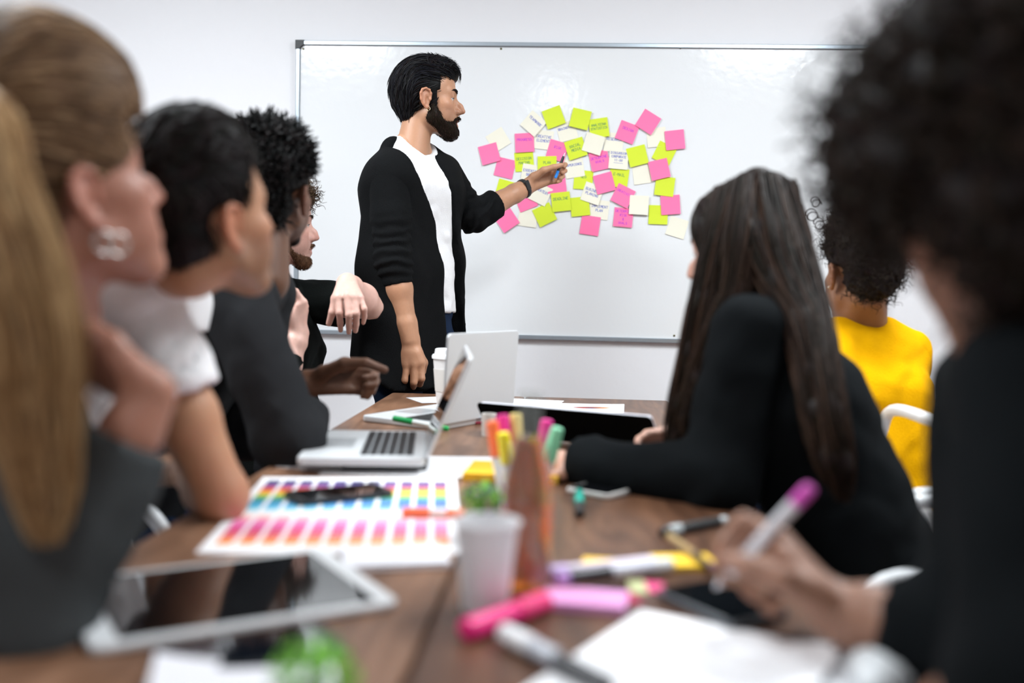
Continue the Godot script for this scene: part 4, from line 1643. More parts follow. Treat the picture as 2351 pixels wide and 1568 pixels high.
	for f: Vector3 in feet:
		var sh := Sdf.new()
		sh.add(f - Vector3(0, 0.03, 0), f - Vector3(0, 0.055, 0), 0.044, 0.042, 0.02)
		sh.add(f - Vector3(0, 0.05, 0), f + fw * 0.15 - Vector3(0, 0.066, 0), 0.042, 0.034, 0.02)
		sh.cut = func(p: Vector3, e: float) -> float: return maxf(e, -p.y)
		var sg := Geo.new()
		skin(sg, sh, f - Vector3(0.24, 0.13, 0.24), f + Vector3(0.24, 0.06, 0.24), 0.012, to)
		part(o, "shoe", sg, paint("d9d9d9", 0.6))


func by_ear(ear_at: Vector3, f: Vector3, side: float, size := 1.0, up := Vector3.UP) -> Transform3D:    # a head set by the place of one ear; side +1 the left one
	var x := facing(Vector3.ZERO, f, up)
	x.origin = ear_at - x.basis * Vector3(side * 0.08, -0.012, -0.004) * size
	return x.scaled_local(Vector3.ONE * size)


# strands along a lock of hair: points, radii
func lock(g: Geo, pts: Array, radii: Array, count: int, width: float, cols: Array, sd: int, wavy := 0.006) -> void:
	var rng := RandomNumberGenerator.new()
	rng.seed = sd
	var curve := Curve3D.new()
	for i in pts.size():
		var tan: Vector3 = (pts[mini(i + 1, pts.size() - 1)] - pts[maxi(i - 1, 0)]) / 6.0
		curve.add_point(pts[i], -tan, tan)
	var n := pts.size() * 3
	var mids := []
	for i in n + 1:
		var f := float(i) / n * (pts.size() - 1)
		mids.append(curve.sample(mini(int(f), pts.size() - 2), f - mini(int(f), pts.size() - 2)))
	for k in count:
		var an := rng.randf() * TAU
		var q := sqrt(rng.randf_range(0.5, 1.05))
		var ph := rng.randf() * TAU
		var path := PackedVector3Array()
		var rr := PackedFloat32Array()
		var stop := rng.randf_range(0.75, 1.0)
		for i in n + 1:
			var t := float(i) / n * stop
			var f := t * (pts.size() - 1)
			var j := mini(int(f), pts.size() - 2)
			var r: float = lerpf(radii[j], radii[j + 1], f - j)
			var m: Vector3 = mids[mini(int(round(t * n)), n)].lerp(mids[mini(int(round(t * n)) + 1, n)], 0.0)
			m = curve.sample(j, f - j)
			var d: Vector3 = (mids[mini(int(t * n) + 1, n)] - mids[maxi(int(t * n) - 1, 0)]).normalized()
			var x := d.cross(Vector3(0.2, 0.1, 1)).normalized()
			var y := d.cross(x)
			path.append(m + (x * cos(an) + y * sin(an)) * r * q + x * sin(ph + t * 9.0) * wavy)
			rr.append(width * (1.0 - 0.75 * t * t))
		g.col = cols[rng.randi() % cols.size()]
		g.strand(path, rr)


func spikes(g: Geo, cap: Geo, count: int, len: Vector2, width: float, cols: Array, sd: int, coil := 0.0, keep: Callable = none, bend := 0.35) -> void:
	var rng := RandomNumberGenerator.new()
	rng.seed = sd
	for k in count:
		var i := rng.randi() % cap.v.size()
		var p := cap.v[i]
		if keep.is_valid() and not keep.call(p):
			continue
		var d := (cap.n[i] + Vector3(rng.randfn(), rng.randfn(), rng.randfn()) * bend).normalized()
		var l := rng.randf_range(len.x, len.y)
		var x := d.cross(Vector3(0.3, 1, 0.2)).normalized()
		var y := d.cross(x)
		var ph := rng.randf() * TAU
		var path := PackedVector3Array()
		var rr := PackedFloat32Array()
		var m := 10 if coil > 0.0 else 4
		for j in m + 1:
			var t := float(j) / m
			path.append(p - d * 0.004 + d * l * t + (x * cos(ph + t * 9.0) + y * sin(ph + t * 9.0)) * coil * minf(1.0, t * 3.0))
			rr.append(width * (1.0 - 0.7 * t))
		g.col = cols[rng.randi() % cols.size()]
		g.strand(path, rr)


func hair_piece(o: Node, cap: Geo, base_col: Color, more: Geo, label := "", cname := "hair") -> void:
	var all := Geo.new()
	for i in cap.v.size():
		cap.c[i] = base_col * (1.0 + 0.3 * noise.get_noise_3dv(cap.v[i] * 60.0))
	merge(all, cap)
	merge(all, more)
	part(o, cname, all, hair_mat(), label)


func build_people() -> void:
	build_speaker()
	build_blonde()
	build_white_tee()
	build_grey_sweater()
	build_black_sweater()
	build_long_hair()
	build_yellow()
	build_writer()


func build_blonde() -> void:
	var hip := Vector3(-0.92, 0.56, -1.02)
	var base := Vector3(hip.x, 0, hip.z)
	var to := Transform3D(Basis(), -base)
	var tone := Color(0.4, 0.18, 0.12)
	var o := thing("person", "woman with a long blonde ponytail and grey sweater, hand under her chin", "person", base)
	var g := Geo.new()
	var f := Vector3(0.56, 0.33, -0.76)
	var hx := by_ear(Vector3(-0.5059, 1.169, -1.018), f, -1.0, 1.05)
	var neck := Vector3(-0.6071, 1.052, -1.126)
	skin(g, head_field(hx.affine_inverse() * neck, {"neck": 0.05, "jaw": 0.92}), Vector3(-0.105, -0.24, -0.13), Vector3(0.105, 0.14, 0.14), 0.0045, to * hx, face_color(tone, Color(0.45, 0.14, 0.13)))
	eyes(o, to * hx, Color(0.08, 0.06, 0.04))
	brows(o, to * hx, [Color(0.08, 0.045, 0.025)])
	var el := Vector3(-0.5114, 0.7483, -0.8938)
	var wr := Vector3(-0.4194, 0.9726, -0.9721)
	# the hand goes back from the wrist to the chin
	hand_part(g, to, tone, el, wr, [Vector3(-0.4331, 0.9975, -0.9577), Vector3(-0.4541, 1.023, -0.9629), Vector3(-0.4756, 1.034, -0.9723), Vector3(-0.4985, 1.037, -0.9912)], [
		[Vector3(-0.4971, 1.019, -1), Vector3(-0.5277, 1.028, -1.019), Vector3(-0.552, 1.034, -1.038), Vector3(-0.5644, 1.041, -1.048)],
		[Vector3(-0.5031, 1.009, -1.009), Vector3(-0.5361, 1.014, -1.028), Vector3(-0.5567, 1.02, -1.047), Vector3(-0.5668, 1.026, -1.057)],
		[Vector3(-0.5067, 0.9973, -1.019), Vector3(-0.538, 1.001, -1.037), Vector3(-0.5517, 1.008, -1.047), Vector3(-0.5618, 1.014, -1.056)],
		[Vector3(-0.5037, 0.9873, -1.018), Vector3(-0.5262, 0.9891, -1.027), Vector3(-0.5378, 0.9936, -1.037), Vector3(-0.5477, 0.9983, -1.046)]], 0.96, 0.026, 0.0055)
	seated(o, base, {"skin": tone, "neck": neck, "sr": Vector3(-0.5659, 0.9802, -0.964), "sl": Vector3(-0.7315, 1.015, -1.277), "er": el, "wr": wr, "el": Vector3(-0.6688, 0.7784, -1.248), "wl": Vector3(-0.592, 0.8344, -1.155), "hip": hip, "fw": Vector3(1, 0, 0),
		"end_r": 1.8, "cell": 0.01, "arm": 0.062, "loose": 0.012, "top": "sweater", "top_mat": cloth_mat("grey knit", "424546", 0.1, 10.0, 4.0), "collar": 0.068, "fold": 0.005}, g)
	part(o, "body", g, skin_mat())
	# hair drawn back to a ponytail
	var h := Sdf.new()
	h.egg(Vector3(0, 0.042, -0.012), Vector3(0.081, 0.092, 0.1), 0.02)
	h.egg(Vector3(0, 0.05, 0.03), Vector3(0.07, 0.064, 0.064), 0.02)
	h.egg(Vector3(0, 0.085, -0.085), Vector3(0.035, 0.035, 0.035), 0.03)
	h.egg(Vector3(0, 0.085, 0.02), Vector3(0.078, 0.1, 0.095), 0.03)
	h.egg(Vector3(0, 0.088, 0.06), Vector3(0.066, 0.06, 0.058), 0.03)
	h.add(Vector3(0, -0.02, -0.06), Vector3(0, -0.1, -0.055), 0.035, 0.03, 0.02, Vector3.RIGHT, 0.04, 0.035)
	h.cut = func(p: Vector3, d: float) -> float:
		return maxf(d, minf(minf(0.052 - p.y + maxf(0.0, absf(p.x) - 0.04) * 0.5, maxf(p.z - 0.07, 0.008 - p.y)), minf(maxf(maxf(p.z - 0.052, 0.014 - p.z), -0.03 - p.y), maxf(p.z + 0.022, -0.115 - p.y))))
	var cap := Geo.new()
	skin(cap, h, Vector3(-0.11, -0.15, -0.15), Vector3(0.11, 0.2, 0.14), 0.007)
	var m := Geo.new()
	var cols := [Color(0.16, 0.092, 0.048), Color(0.24, 0.145, 0.075), Color(0.1, 0.056, 0.032), Color(0.06, 0.036, 0.022), Color(0.32, 0.2, 0.11)]
	strands(m, cap, h, Transform3D(), 1700, Vector2(0.035, 0.065), 0.0022, Vector2(0.0005, 0.002), func(p: Vector3) -> Vector3: return (Vector3(0, 0.085, -0.13) - p).normalized(), cols, none, 5, 3, 0.04)
	shift(cap, to * hx)
	shift(m, to * hx)
	var tie := to * (hx * Vector3(0, 0.085, -0.115))
	var tail := [tie, to * Vector3(-0.5429, 1.226, -0.8789), to * Vector3(-0.5079, 1.164, -0.8373), to * Vector3(-0.4778, 1.097, -0.8202), to * Vector3(-0.4614, 1.034, -0.8176), to * Vector3(-0.4616, 0.9698, -0.829), to * Vector3(-0.4609, 0.8981, -0.8451), to * Vector3(-0.4551, 0.8502, -0.8427)]
	var rad := [0.022, 0.03, 0.036, 0.042, 0.042, 0.036, 0.025, 0.006]
	var ts := Sdf.new()
	ts.chain(tail, [0.02, 0.026, 0.03, 0.036, 0.036, 0.03, 0.02, 0.004], 0.02)
	skin(cap, ts, to * Vector3(-0.4546, 0.8329, -0.8417) - Vector3(0.35, 0.05, 0.3), tie + Vector3(0.2, 0.1, 0.2), 0.008)
	lock(m, tail, rad, 520, 0.0024, [Color(0.52, 0.34, 0.17), Color(0.62, 0.43, 0.23), Color(0.4, 0.24, 0.11), Color(0.3, 0.17, 0.08)], 5)
	hair_piece(o, cap, Color(0.14, 0.082, 0.045), m, "blonde hair in a high ponytail")
	for k in 2:
		var r := Geo.new()
		var pts := []
		var rr := []
		var c := hx * Vector3(-0.085, -0.056 - k * 0.006, -0.004 + k * 0.014)
		for i in 17:
			var an := TAU * i / 16.0
			pts.append(to * (c + hx.basis * Vector3(0.2, cos(an), sin(an)) * 0.011))
			rr.append(0.0016)
		r.tube(pts, rr, 8, false)
		part(o, "earring", r, paint("d6d3cf", 0.18, 1.0), "silver hoop")


# a forearm and its hand
func hand_part(g: Geo, to: Transform3D, tone: Color, from: Vector3, wrist: Vector3, thumb: Array, fingers: Array, size: float, r: float, cell: float, belly := 0.04) -> void:
	var s := Sdf.new()
	s.add(from, from.lerp(wrist, 0.35), 0.038, belly, 0.02)
	s.add(from.lerp(wrist, 0.35), wrist, belly, r * 0.92, 0.02)
	hand_field(s, wrist, from.lerp(wrist, 0.85), thumb, fingers, size, r)
	var lo := wrist.min(from)
	var hi := wrist.max(from)
	for q: Vector3 in thumb:
		lo = lo.min(q)
		hi = hi.max(q)
	for f in fingers:
		for q: Vector3 in f:
			lo = lo.min(q)
			hi = hi.max(q)
	skin(g, s, lo - Vector3.ONE * 0.05, hi + Vector3.ONE * 0.05, cell, to, func(p: Vector3, _n: Vector3) -> Color:
		return tone * (1.0 + 0.07 * noise.get_noise_3dv(p * 60.0)))


func build_white_tee() -> void:
	var sr := Vector3(-0.6094, 1.065, -1.347)
	var sl := sr + Vector3(-0.07, 0.075, -0.33)
	var hip := Vector3(-0.93, 0.56, -1.42)
	var base := Vector3(hip.x, 0, hip.z)
	var to := Transform3D(Basis(), -base)
	var tone := Color(0.47, 0.24, 0.135)
	var o := thing("person", "dark haired man in a white T-shirt with his elbow on the table", "person", base)
	var g := Geo.new()
	var f := Vector3(0.54, 0.24, -0.8)
	var hx := by_ear(Vector3(-0.4424, 1.155, -1.282), f, 1.0 * -1.0, 0.99, Vector3(0.06, 1, 0))
	var neck := Vector3(-0.6095, 1.116, -1.441)
	skin(g, head_field(hx.affine_inverse() * neck, {"neck": 0.058, "jaw": 1.05}), Vector3(-0.105, -0.24, -0.15), Vector3(0.105, 0.14, 0.14), 0.0042, to * hx, face_color(tone, Color(0.42, 0.15, 0.12), 0.55, 0.5))
	eyes(o, to * hx)
	brows(o, to * hx, [Color(0.01, 0.008, 0.007)], 1.3)
	var er := Vector3(-0.4908, 0.7811, -1.379)
	var wr := er + Vector3(-0.12, -0.005, -0.2)
	var hp := hand_pose(wr, Vector3(-0.5, 0, -0.6), Vector3.UP, 1.0, [0.2, 0.2, 0.2, 0.25])
	var us := Sdf.new()
	us.add(sr.lerp(er, 0.2), sr.lerp(er, 0.6), 0.044, 0.043, 0.02)
	us.add(sr.lerp(er, 0.6), er, 0.043, 0.036, 0.02)
	us.add(er, er.lerp(wr, 0.3), 0.036, 0.041, 0.02)
	us.add(er.lerp(wr, 0.3), wr, 0.041, 0.028, 0.02)
	hand_field(us, wr, er.lerp(wr, 0.85), hp[0], hp[1], 1.0, 0.03)
	skin(g, us, wr.min(er) - Vector3(0.2, 0.06, 0.2), er.max(sr) + Vector3(0.07, 0.0, 0.07), 0.006, to, func(p: Vector3, _n: Vector3) -> Color:
		return tone.lerp(Color(tone.r, tone.g * 0.62, tone.b * 0.6), smoothstep(0.08, 0.0, (p - er).length()) * 0.5))
	var el := sl + Vector3(-0.02, -0.28, 0.0)
	var wl := el + Vector3(0.18, -0.17, 0.04)
	seated(o, base, {"skin": tone, "neck": neck, "sr": sr, "sl": sl, "er": er, "wr": wr, "el": el, "wl": wl, "hip": hip, "fw": Vector3(1, 0, 0), "back": Vector3(-0.07, 0.03, 0.0), "hump": Vector3(-0.6855, 1.101, -1.516),
		"end": 0.5, "cell": 0.0105, "arm": 0.056, "loose": 0.008, "top": "t_shirt", "top_mat": cloth_mat("white tee", "e9e9ea", 0.12, 8.0, 2.0), "collar": 0.075, "fold": 0.005}, g)
	part(o, "body", g, skin_mat())
	var h := Sdf.new()
	h.egg(Vector3(0, 0.042, -0.014), Vector3(0.083, 0.092, 0.099), 0.02)
	h.egg(Vector3(0, 0.085, 0.01), Vector3(0.068, 0.066, 0.08), 0.03)
	h.egg(Vector3(0, 0.01, -0.04), Vector3(0.076, 0.08, 0.072), 0.03)
	h.cut = func(p: Vector3, d: float) -> float:
		return maxf(maxf(0.033 - (Vector3(absf(p.x), p.y, p.z) - Vector3(0.084, -0.01, -0.003)).length(), (absf(p.x) - 0.072 - maxf(0.0, p.y - 0.01) * 1.2) * 0.7), maxf(d, minf(minf(0.06 - p.y, maxf(p.z - 0.046, 0.012 - p.y)), minf(maxf(p.z + 0.024, -0.058 - p.y), maxf(maxf(0.009 - p.z, p.z - 0.034), -0.02 - p.y)))))
	var cap := Geo.new()
	skin(cap, h, Vector3(-0.11, -0.1, -0.14), Vector3(0.11, 0.18, 0.13), 0.006)
	var m := Geo.new()
	strands(m, cap, h, Transform3D(), 1100, Vector2(0.03, 0.06), 0.0018, Vector2(0.001, 0.006), func(p: Vector3) -> Vector3:
		return Vector3(p.x * 3.0, 0.3, 0.6).lerp(Vector3(-p.x * 3.0, -1.0, 0.1), smoothstep(0.09, 0.02, p.y)), [Color(0.008, 0.007, 0.007), Color(0.014, 0.012, 0.011), Color(0.024, 0.019, 0.016)], func(p: Vector3) -> bool: return not (absf(p.x) > 0.055 and p.z > -0.07 and p.z < 0.034 and p.y < 0.036), 5, 3, 0.25)
	shift(cap, to * hx)
	shift(m, to * hx)
	hair_piece(o, cap, Color(0.008, 0.007, 0.007), m, "short black hair")


func build_grey_sweater() -> void:
	var sr := Vector3(-0.644, 1.047, -1.886)
	var sl := sr + Vector3(-0.06, 0.02, -0.36)
	var hip := Vector3(-0.93, 0.56, -1.98)
	var base := Vector3(hip.x, 0, hip.z)
	var to := Transform3D(Basis(), -base)
	var tone := Color(0.135, 0.06, 0.034)
	var o := thing("person", "man with short afro hair and a charcoal sweater gesturing over the laptops", "person", base)
	var g := Geo.new()
	var hx := by_ear(Vector3(-0.5606, 1.254, -2.053), Vector3(0.18, 0.18, -0.96), -1.0, 0.96, Vector3(0.06, 1, 0))
	var neck := Vector3(-0.6499, 1.091, -2.029)
	skin(g, head_field(hx.affine_inverse() * neck, {"neck": 0.058}), Vector3(-0.105, -0.24, -0.15), Vector3(0.105, 0.14, 0.14), 0.0042, to * hx, face_color(tone, Color(0.1, 0.035, 0.03), 0.3))
	eyes(o, to * hx)
	brows(o, to * hx, [Color(0.006, 0.005, 0.005)], 1.3)
	var er := Vector3(-0.5216, 0.7848, -1.828)
	var wl := Vector3(-0.5849, 0.8604, -2.18)
	var el := Vector3(-0.7467, 0.7394, -2.244)
	hand_part(g, to, tone, el, wl, [Vector3(-0.54, 0.8912, -2.164), Vector3(-0.4905, 0.9128, -2.138), Vector3(-0.4411, 0.9147, -2.131), Vector3(-0.4002, 0.9005, -2.133)], [
		[Vector3(-0.4729, 0.8943, -2.219), Vector3(-0.4344, 0.8867, -2.205), Vector3(-0.4322, 0.8807, -2.175), Vector3(-0.4493, 0.8793, -2.164)],
		[Vector3(-0.4764, 0.8776, -2.217), Vector3(-0.4339, 0.8691, -2.204), Vector3(-0.4317, 0.8633, -2.174), Vector3(-0.446, 0.8621, -2.163)],
		[Vector3(-0.4829, 0.8607, -2.216), Vector3(-0.4394, 0.8534, -2.203), Vector3(-0.4371, 0.8473, -2.178), Vector3(-0.4495, 0.8471, -2.167)],
		[Vector3(-0.4921, 0.8468, -2.205), Vector3(-0.4478, 0.8401, -2.197), Vector3(-0.4456, 0.8365, -2.177), Vector3(-0.4551, 0.8374, -2.166)]], 1.02, 0.03, 0.0045)
	var wr := er + Vector3(-0.03, 0.02, -0.24)
	seated(o, base, {"skin": tone, "neck": neck, "sr": sr, "sl": sl, "er": er, "wr": wr, "el": el, "wl": wl, "hip": hip, "fw": Vector3(1, 0, 0), "back": Vector3(-0.05, 0.02, 0.0),
		"end_l": 1.9, "end_r": 1.95, "cell": 0.0105, "arm": 0.064, "loose": 0.012, "top": "sweater", "top_mat": cloth_mat("charcoal knit", "2a2b2d", 0.14, 10.0, 3.0), "collar": 0.068, "fold": 0.004}, g)
	part(o, "body", g, skin_mat())
	var h := Sdf.new()
	h.egg(Vector3(0, 0.05, -0.014), Vector3(0.087, 0.098, 0.104), 0.02)
	h.egg(Vector3(0, 0.09, 0.0), Vector3(0.078, 0.073, 0.085), 0.03)
	h.egg(Vector3(0, 0.0, -0.045), Vector3(0.074, 0.075, 0.062), 0.03)
	h.cut = func(p: Vector3, d: float) -> float:
		return maxf(maxf(0.033 - (Vector3(absf(p.x), p.y, p.z) - Vector3(0.084, -0.01, -0.003)).length(), (absf(p.x) - 0.072 - maxf(0.0, p.y - 0.01) * 1.2) * 0.7), maxf(d, minf(minf(0.058 - p.y, maxf(p.z - 0.046, 0.014 - p.y)), minf(maxf(p.z + 0.024, -0.06 - p.y), maxf(maxf(0.009 - p.z, p.z - 0.03), -0.02 - p.y)))))
	var cap := Geo.new()
	skin(cap, h, Vector3(-0.11, -0.1, -0.15), Vector3(0.11, 0.19, 0.13), 0.006, Transform3D(), none, func(p: Vector3, _n: Vector3) -> float: return 0.005 * noise.get_noise_3dv(p * 90.0))
	var m := Geo.new()
	var cols := [Color(0.007, 0.006, 0.006), Color(0.013, 0.012, 0.012), Color(0.02, 0.018, 0.018)]
	spikes(m, cap, 1500, Vector2(0.012, 0.034), 0.0042, cols, 9, 0.0016, func(p: Vector3) -> bool: return not (absf(p.x) > 0.055 and p.z > -0.07 and p.z < 0.034 and p.y < 0.036), 0.3)
	shift(cap, to * hx)
	shift(m, to * hx)
	hair_piece(o, cap, Color(0.007, 0.006, 0.006), m, "short twisted black afro hair")
	# chin beard
	var b := Sdf.new()
	b.egg(Vector3(0, -0.112, 0.08), Vector3(0.024, 0.018, 0.02), 0.01)
	b.add(Vector3(-0.018, -0.108, 0.07), Vector3(-0.045, -0.07, 0.02), 0.017, 0.014, 0.01)
	b.add(Vector3(0.018, -0.108, 0.07), Vector3(0.045, -0.07, 0.02), 0.017, 0.014, 0.01)
	var bg := Geo.new()
	skin(bg, b, Vector3(-0.08, -0.15, -0.02), Vector3(0.08, -0.03, 0.12), 0.005, to * hx, func(_p: Vector3, _n: Vector3) -> Color: return Color(0.008, 0.007, 0.006))
	part(o, "beard", bg, hair_mat(), "short black chin beard")


func build_black_sweater() -> void:
	var neck := Vector3(-0.8926, 1.064, -2.936)
	var sl := Vector3(-0.8488, 1.028, -3.017)
	var sr := Vector3(-0.857, 1.019, -2.755)
	var hip := Vector3(neck.x - 0.02, 0.57, neck.z - 0.05)
	var base := Vector3(hip.x, 0, hip.z)
	var to := Transform3D(Basis(), -base)
	var tone := Color(0.66, 0.4, 0.33)
	var o := thing("person", "bearded man in black at the far end, one hand draped over his arm", "person", base)
	var g := Geo.new()
	var hx := facing(Vector3(-0.8732, 1.259, -2.918), Vector3(0.9, -0.03, -0.43))
	var s := head_field(hx.affine_inverse() * neck, {"neck": 0.056})
	skin(g, s, Vector3(-0.105, -0.22, -0.13), Vector3(0.105, 0.14, 0.14), 0.0038, to * hx, face_color(tone, Color(0.5, 0.2, 0.17), 0.35, 0.4))
	eyes(o, to * hx, Color(0.05, 0.05, 0.05))
	brows(o, to * hx, [Color(0.05, 0.03, 0.02)], 1.2)
	var el := Vector3(-0.61, 1.015, -3)
	var wl := Vector3(-0.6414, 1.086, -2.822)
	hand_part(g, to, tone, el, wl, [Vector3(-0.6515, 1.07, -2.79), Vector3(-0.6573, 1.041, -2.748), Vector3(-0.6636, 1.004, -2.74), Vector3(-0.6761, 0.9709, -2.753)], [
		[Vector3(-0.6453, 1.046, -2.739), Vector3(-0.6407, 1.004, -2.727), Vector3(-0.6433, 0.9742, -2.75), Vector3(-0.6451, 0.9528, -2.764)],
		[Vector3(-0.6201, 1.049, -2.736), Vector3(-0.613, 0.9988, -2.723), Vector3(-0.6189, 0.9687, -2.751), Vector3(-0.6217, 0.9472, -2.765)],
		[Vector3(-0.6018, 1.047, -2.741), Vector3(-0.5925, 1.003, -2.729), Vector3(-0.5983, 0.9716, -2.752), Vector3(-0.6034, 0.9513, -2.766)],
		[Vector3(-0.5882, 1.046, -2.752), Vector3(-0.5732, 1.015, -2.741), Vector3(-0.5768, 0.9926, -2.76), Vector3(-0.5821, 0.975, -2.769)]], 1.0, 0.029, 0.0038, 0.043)
	var bare := Sdf.new()
	bare.add(sl.lerp(el, 0.55), el, 0.042, 0.038, 0.02)
	skin(g, bare, el - Vector3(0.16, 0.08, 0.08), el + Vector3(0.06, 0.08, 0.12), 0.006, to, func(_p: Vector3, _n: Vector3) -> Color: return tone)
	var wr := Vector3(-0.7403, 0.9459, -2.678)
	var er := Vector3(-0.7798, 0.8123, -2.627)
	hand_part(g, to, tone, er, wr, [Vector3(-0.7545, 0.976, -2.658), Vector3(-0.7638, 1.009, -2.64), Vector3(-0.7736, 1.025, -2.64), Vector3(-0.7861, 1.034, -2.65)], [
		[Vector3(-0.7241, 1.03, -2.663), Vector3(-0.7445, 1.06, -2.654), Vector3(-0.768, 1.062, -2.652), Vector3(-0.786, 1.054, -2.661)],
		[Vector3(-0.7282, 1.02, -2.687), Vector3(-0.7575, 1.044, -2.692), Vector3(-0.7826, 1.045, -2.691), Vector3(-0.7931, 1.036, -2.689)],
		[Vector3(-0.7332, 1.008, -2.707), Vector3(-0.7679, 1.029, -2.721), Vector3(-0.7896, 1.03, -2.72), Vector3(-0.7961, 1.021, -2.709)],
		[Vector3(-0.7393, 0.9959, -2.72), Vector3(-0.7716, 1.012, -2.735), Vector3(-0.7886, 1.012, -2.734), Vector3(-0.7967, 1.006, -2.728)]], 0.98, 0.028, 0.0042)
	seated(o, base, {"skin": tone, "neck": neck, "sr": sr, "sl": sl, "er": er, "wr": wr, "el": el, "wl": wl, "hip": hip, "fw": Vector3(0.9, 0, 0.43),
		"end_l": 0.66, "end_r": 1.55, "cell": 0.0105, "arm": 0.058, "loose": 0.004, "top": "sweater", "top_mat": cloth_mat("black jersey", "0f1211", 0.14, 10.0, 3.0), "collar": 0.066, "fold": 0.006, "pants": cloth_mat("black trousers", "18191b")}, g)
	part(o, "body", g, skin_mat())
	var h := Sdf.new()
	h.egg(Vector3(0, 0.05, -0.01), Vector3(0.086, 0.095, 0.104), 0.02)
	h.egg(Vector3(0, 0.085, 0.045), Vector3(0.06, 0.045, 0.06), 0.03)
	h.cut = func(p: Vector3, d: float) -> float:
		return maxf(d, minf(minf(0.056 - p.y, maxf(p.z - 0.046, 0.014 - p.y)), maxf(p.z + 0.024, -0.06 - p.y)))
	var cap := Geo.new()
	skin(cap, h, Vector3(-0.11, -0.1, -0.14), Vector3(0.11, 0.17, 0.14), 0.007)
	var m := Geo.new()
	var cols := [Color(0.06, 0.035, 0.02), Color(0.09, 0.055, 0.032), Color(0.04, 0.024, 0.015)]
	spikes(m, cap, 900, Vector2(0.02, 0.045), 0.0016, cols, 4, 0.005, none, 0.5)
	shift(cap, to * hx)
	shift(m, to * hx)
	hair_piece(o, cap, Color(0.045, 0.027, 0.017), m, "tousled brown hair")
	var b := Sdf.new()
	for e: float in [-1.0, 1.0]:
		b.add(Vector3(e * 0.048, -0.066, 0.02), Vector3(e * 0.02, -0.108, 0.07), 0.0185, 0.0195, 0.02)
		b.add(Vector3(e * 0.024, -0.07, 0.088), Vector3(e * 0.004, -0.0605, 0.1035), 0.0055, 0.0055, 0.008)
	b.egg(Vector3(0, -0.113, 0.082), Vector3(0.024, 0.02, 0.021), 0.02)
	var bc := Geo.new()
	skin(bc, b, Vector3(-0.09, -0.15, -0.01), Vector3(0.09, -0.04, 0.12), 0.0045)
	for i in bc.v.size():
		bc.c[i] = Color(0.10, 0.052, 0.03)
	var bg := Geo.new()
	merge(bg, bc)
	strands(bg, bc, b, Transform3D(), 1300, Vector2(0.008, 0.016), 0.0009, Vector2(0.001, 0.005), func(p: Vector3) -> Vector3: return Vector3(p.x * 3.0, -1.0, 0.4), [Color(0.17, 0.085, 0.045), Color(0.10, 0.052, 0.03), Color(0.06, 0.035, 0.022)], none, 4, 3, 0.35, Vector3(0, -0.06, 0.03))
	shift(bg, to * hx)
	part(o, "beard", bg, hair_mat(), "reddish brown beard")


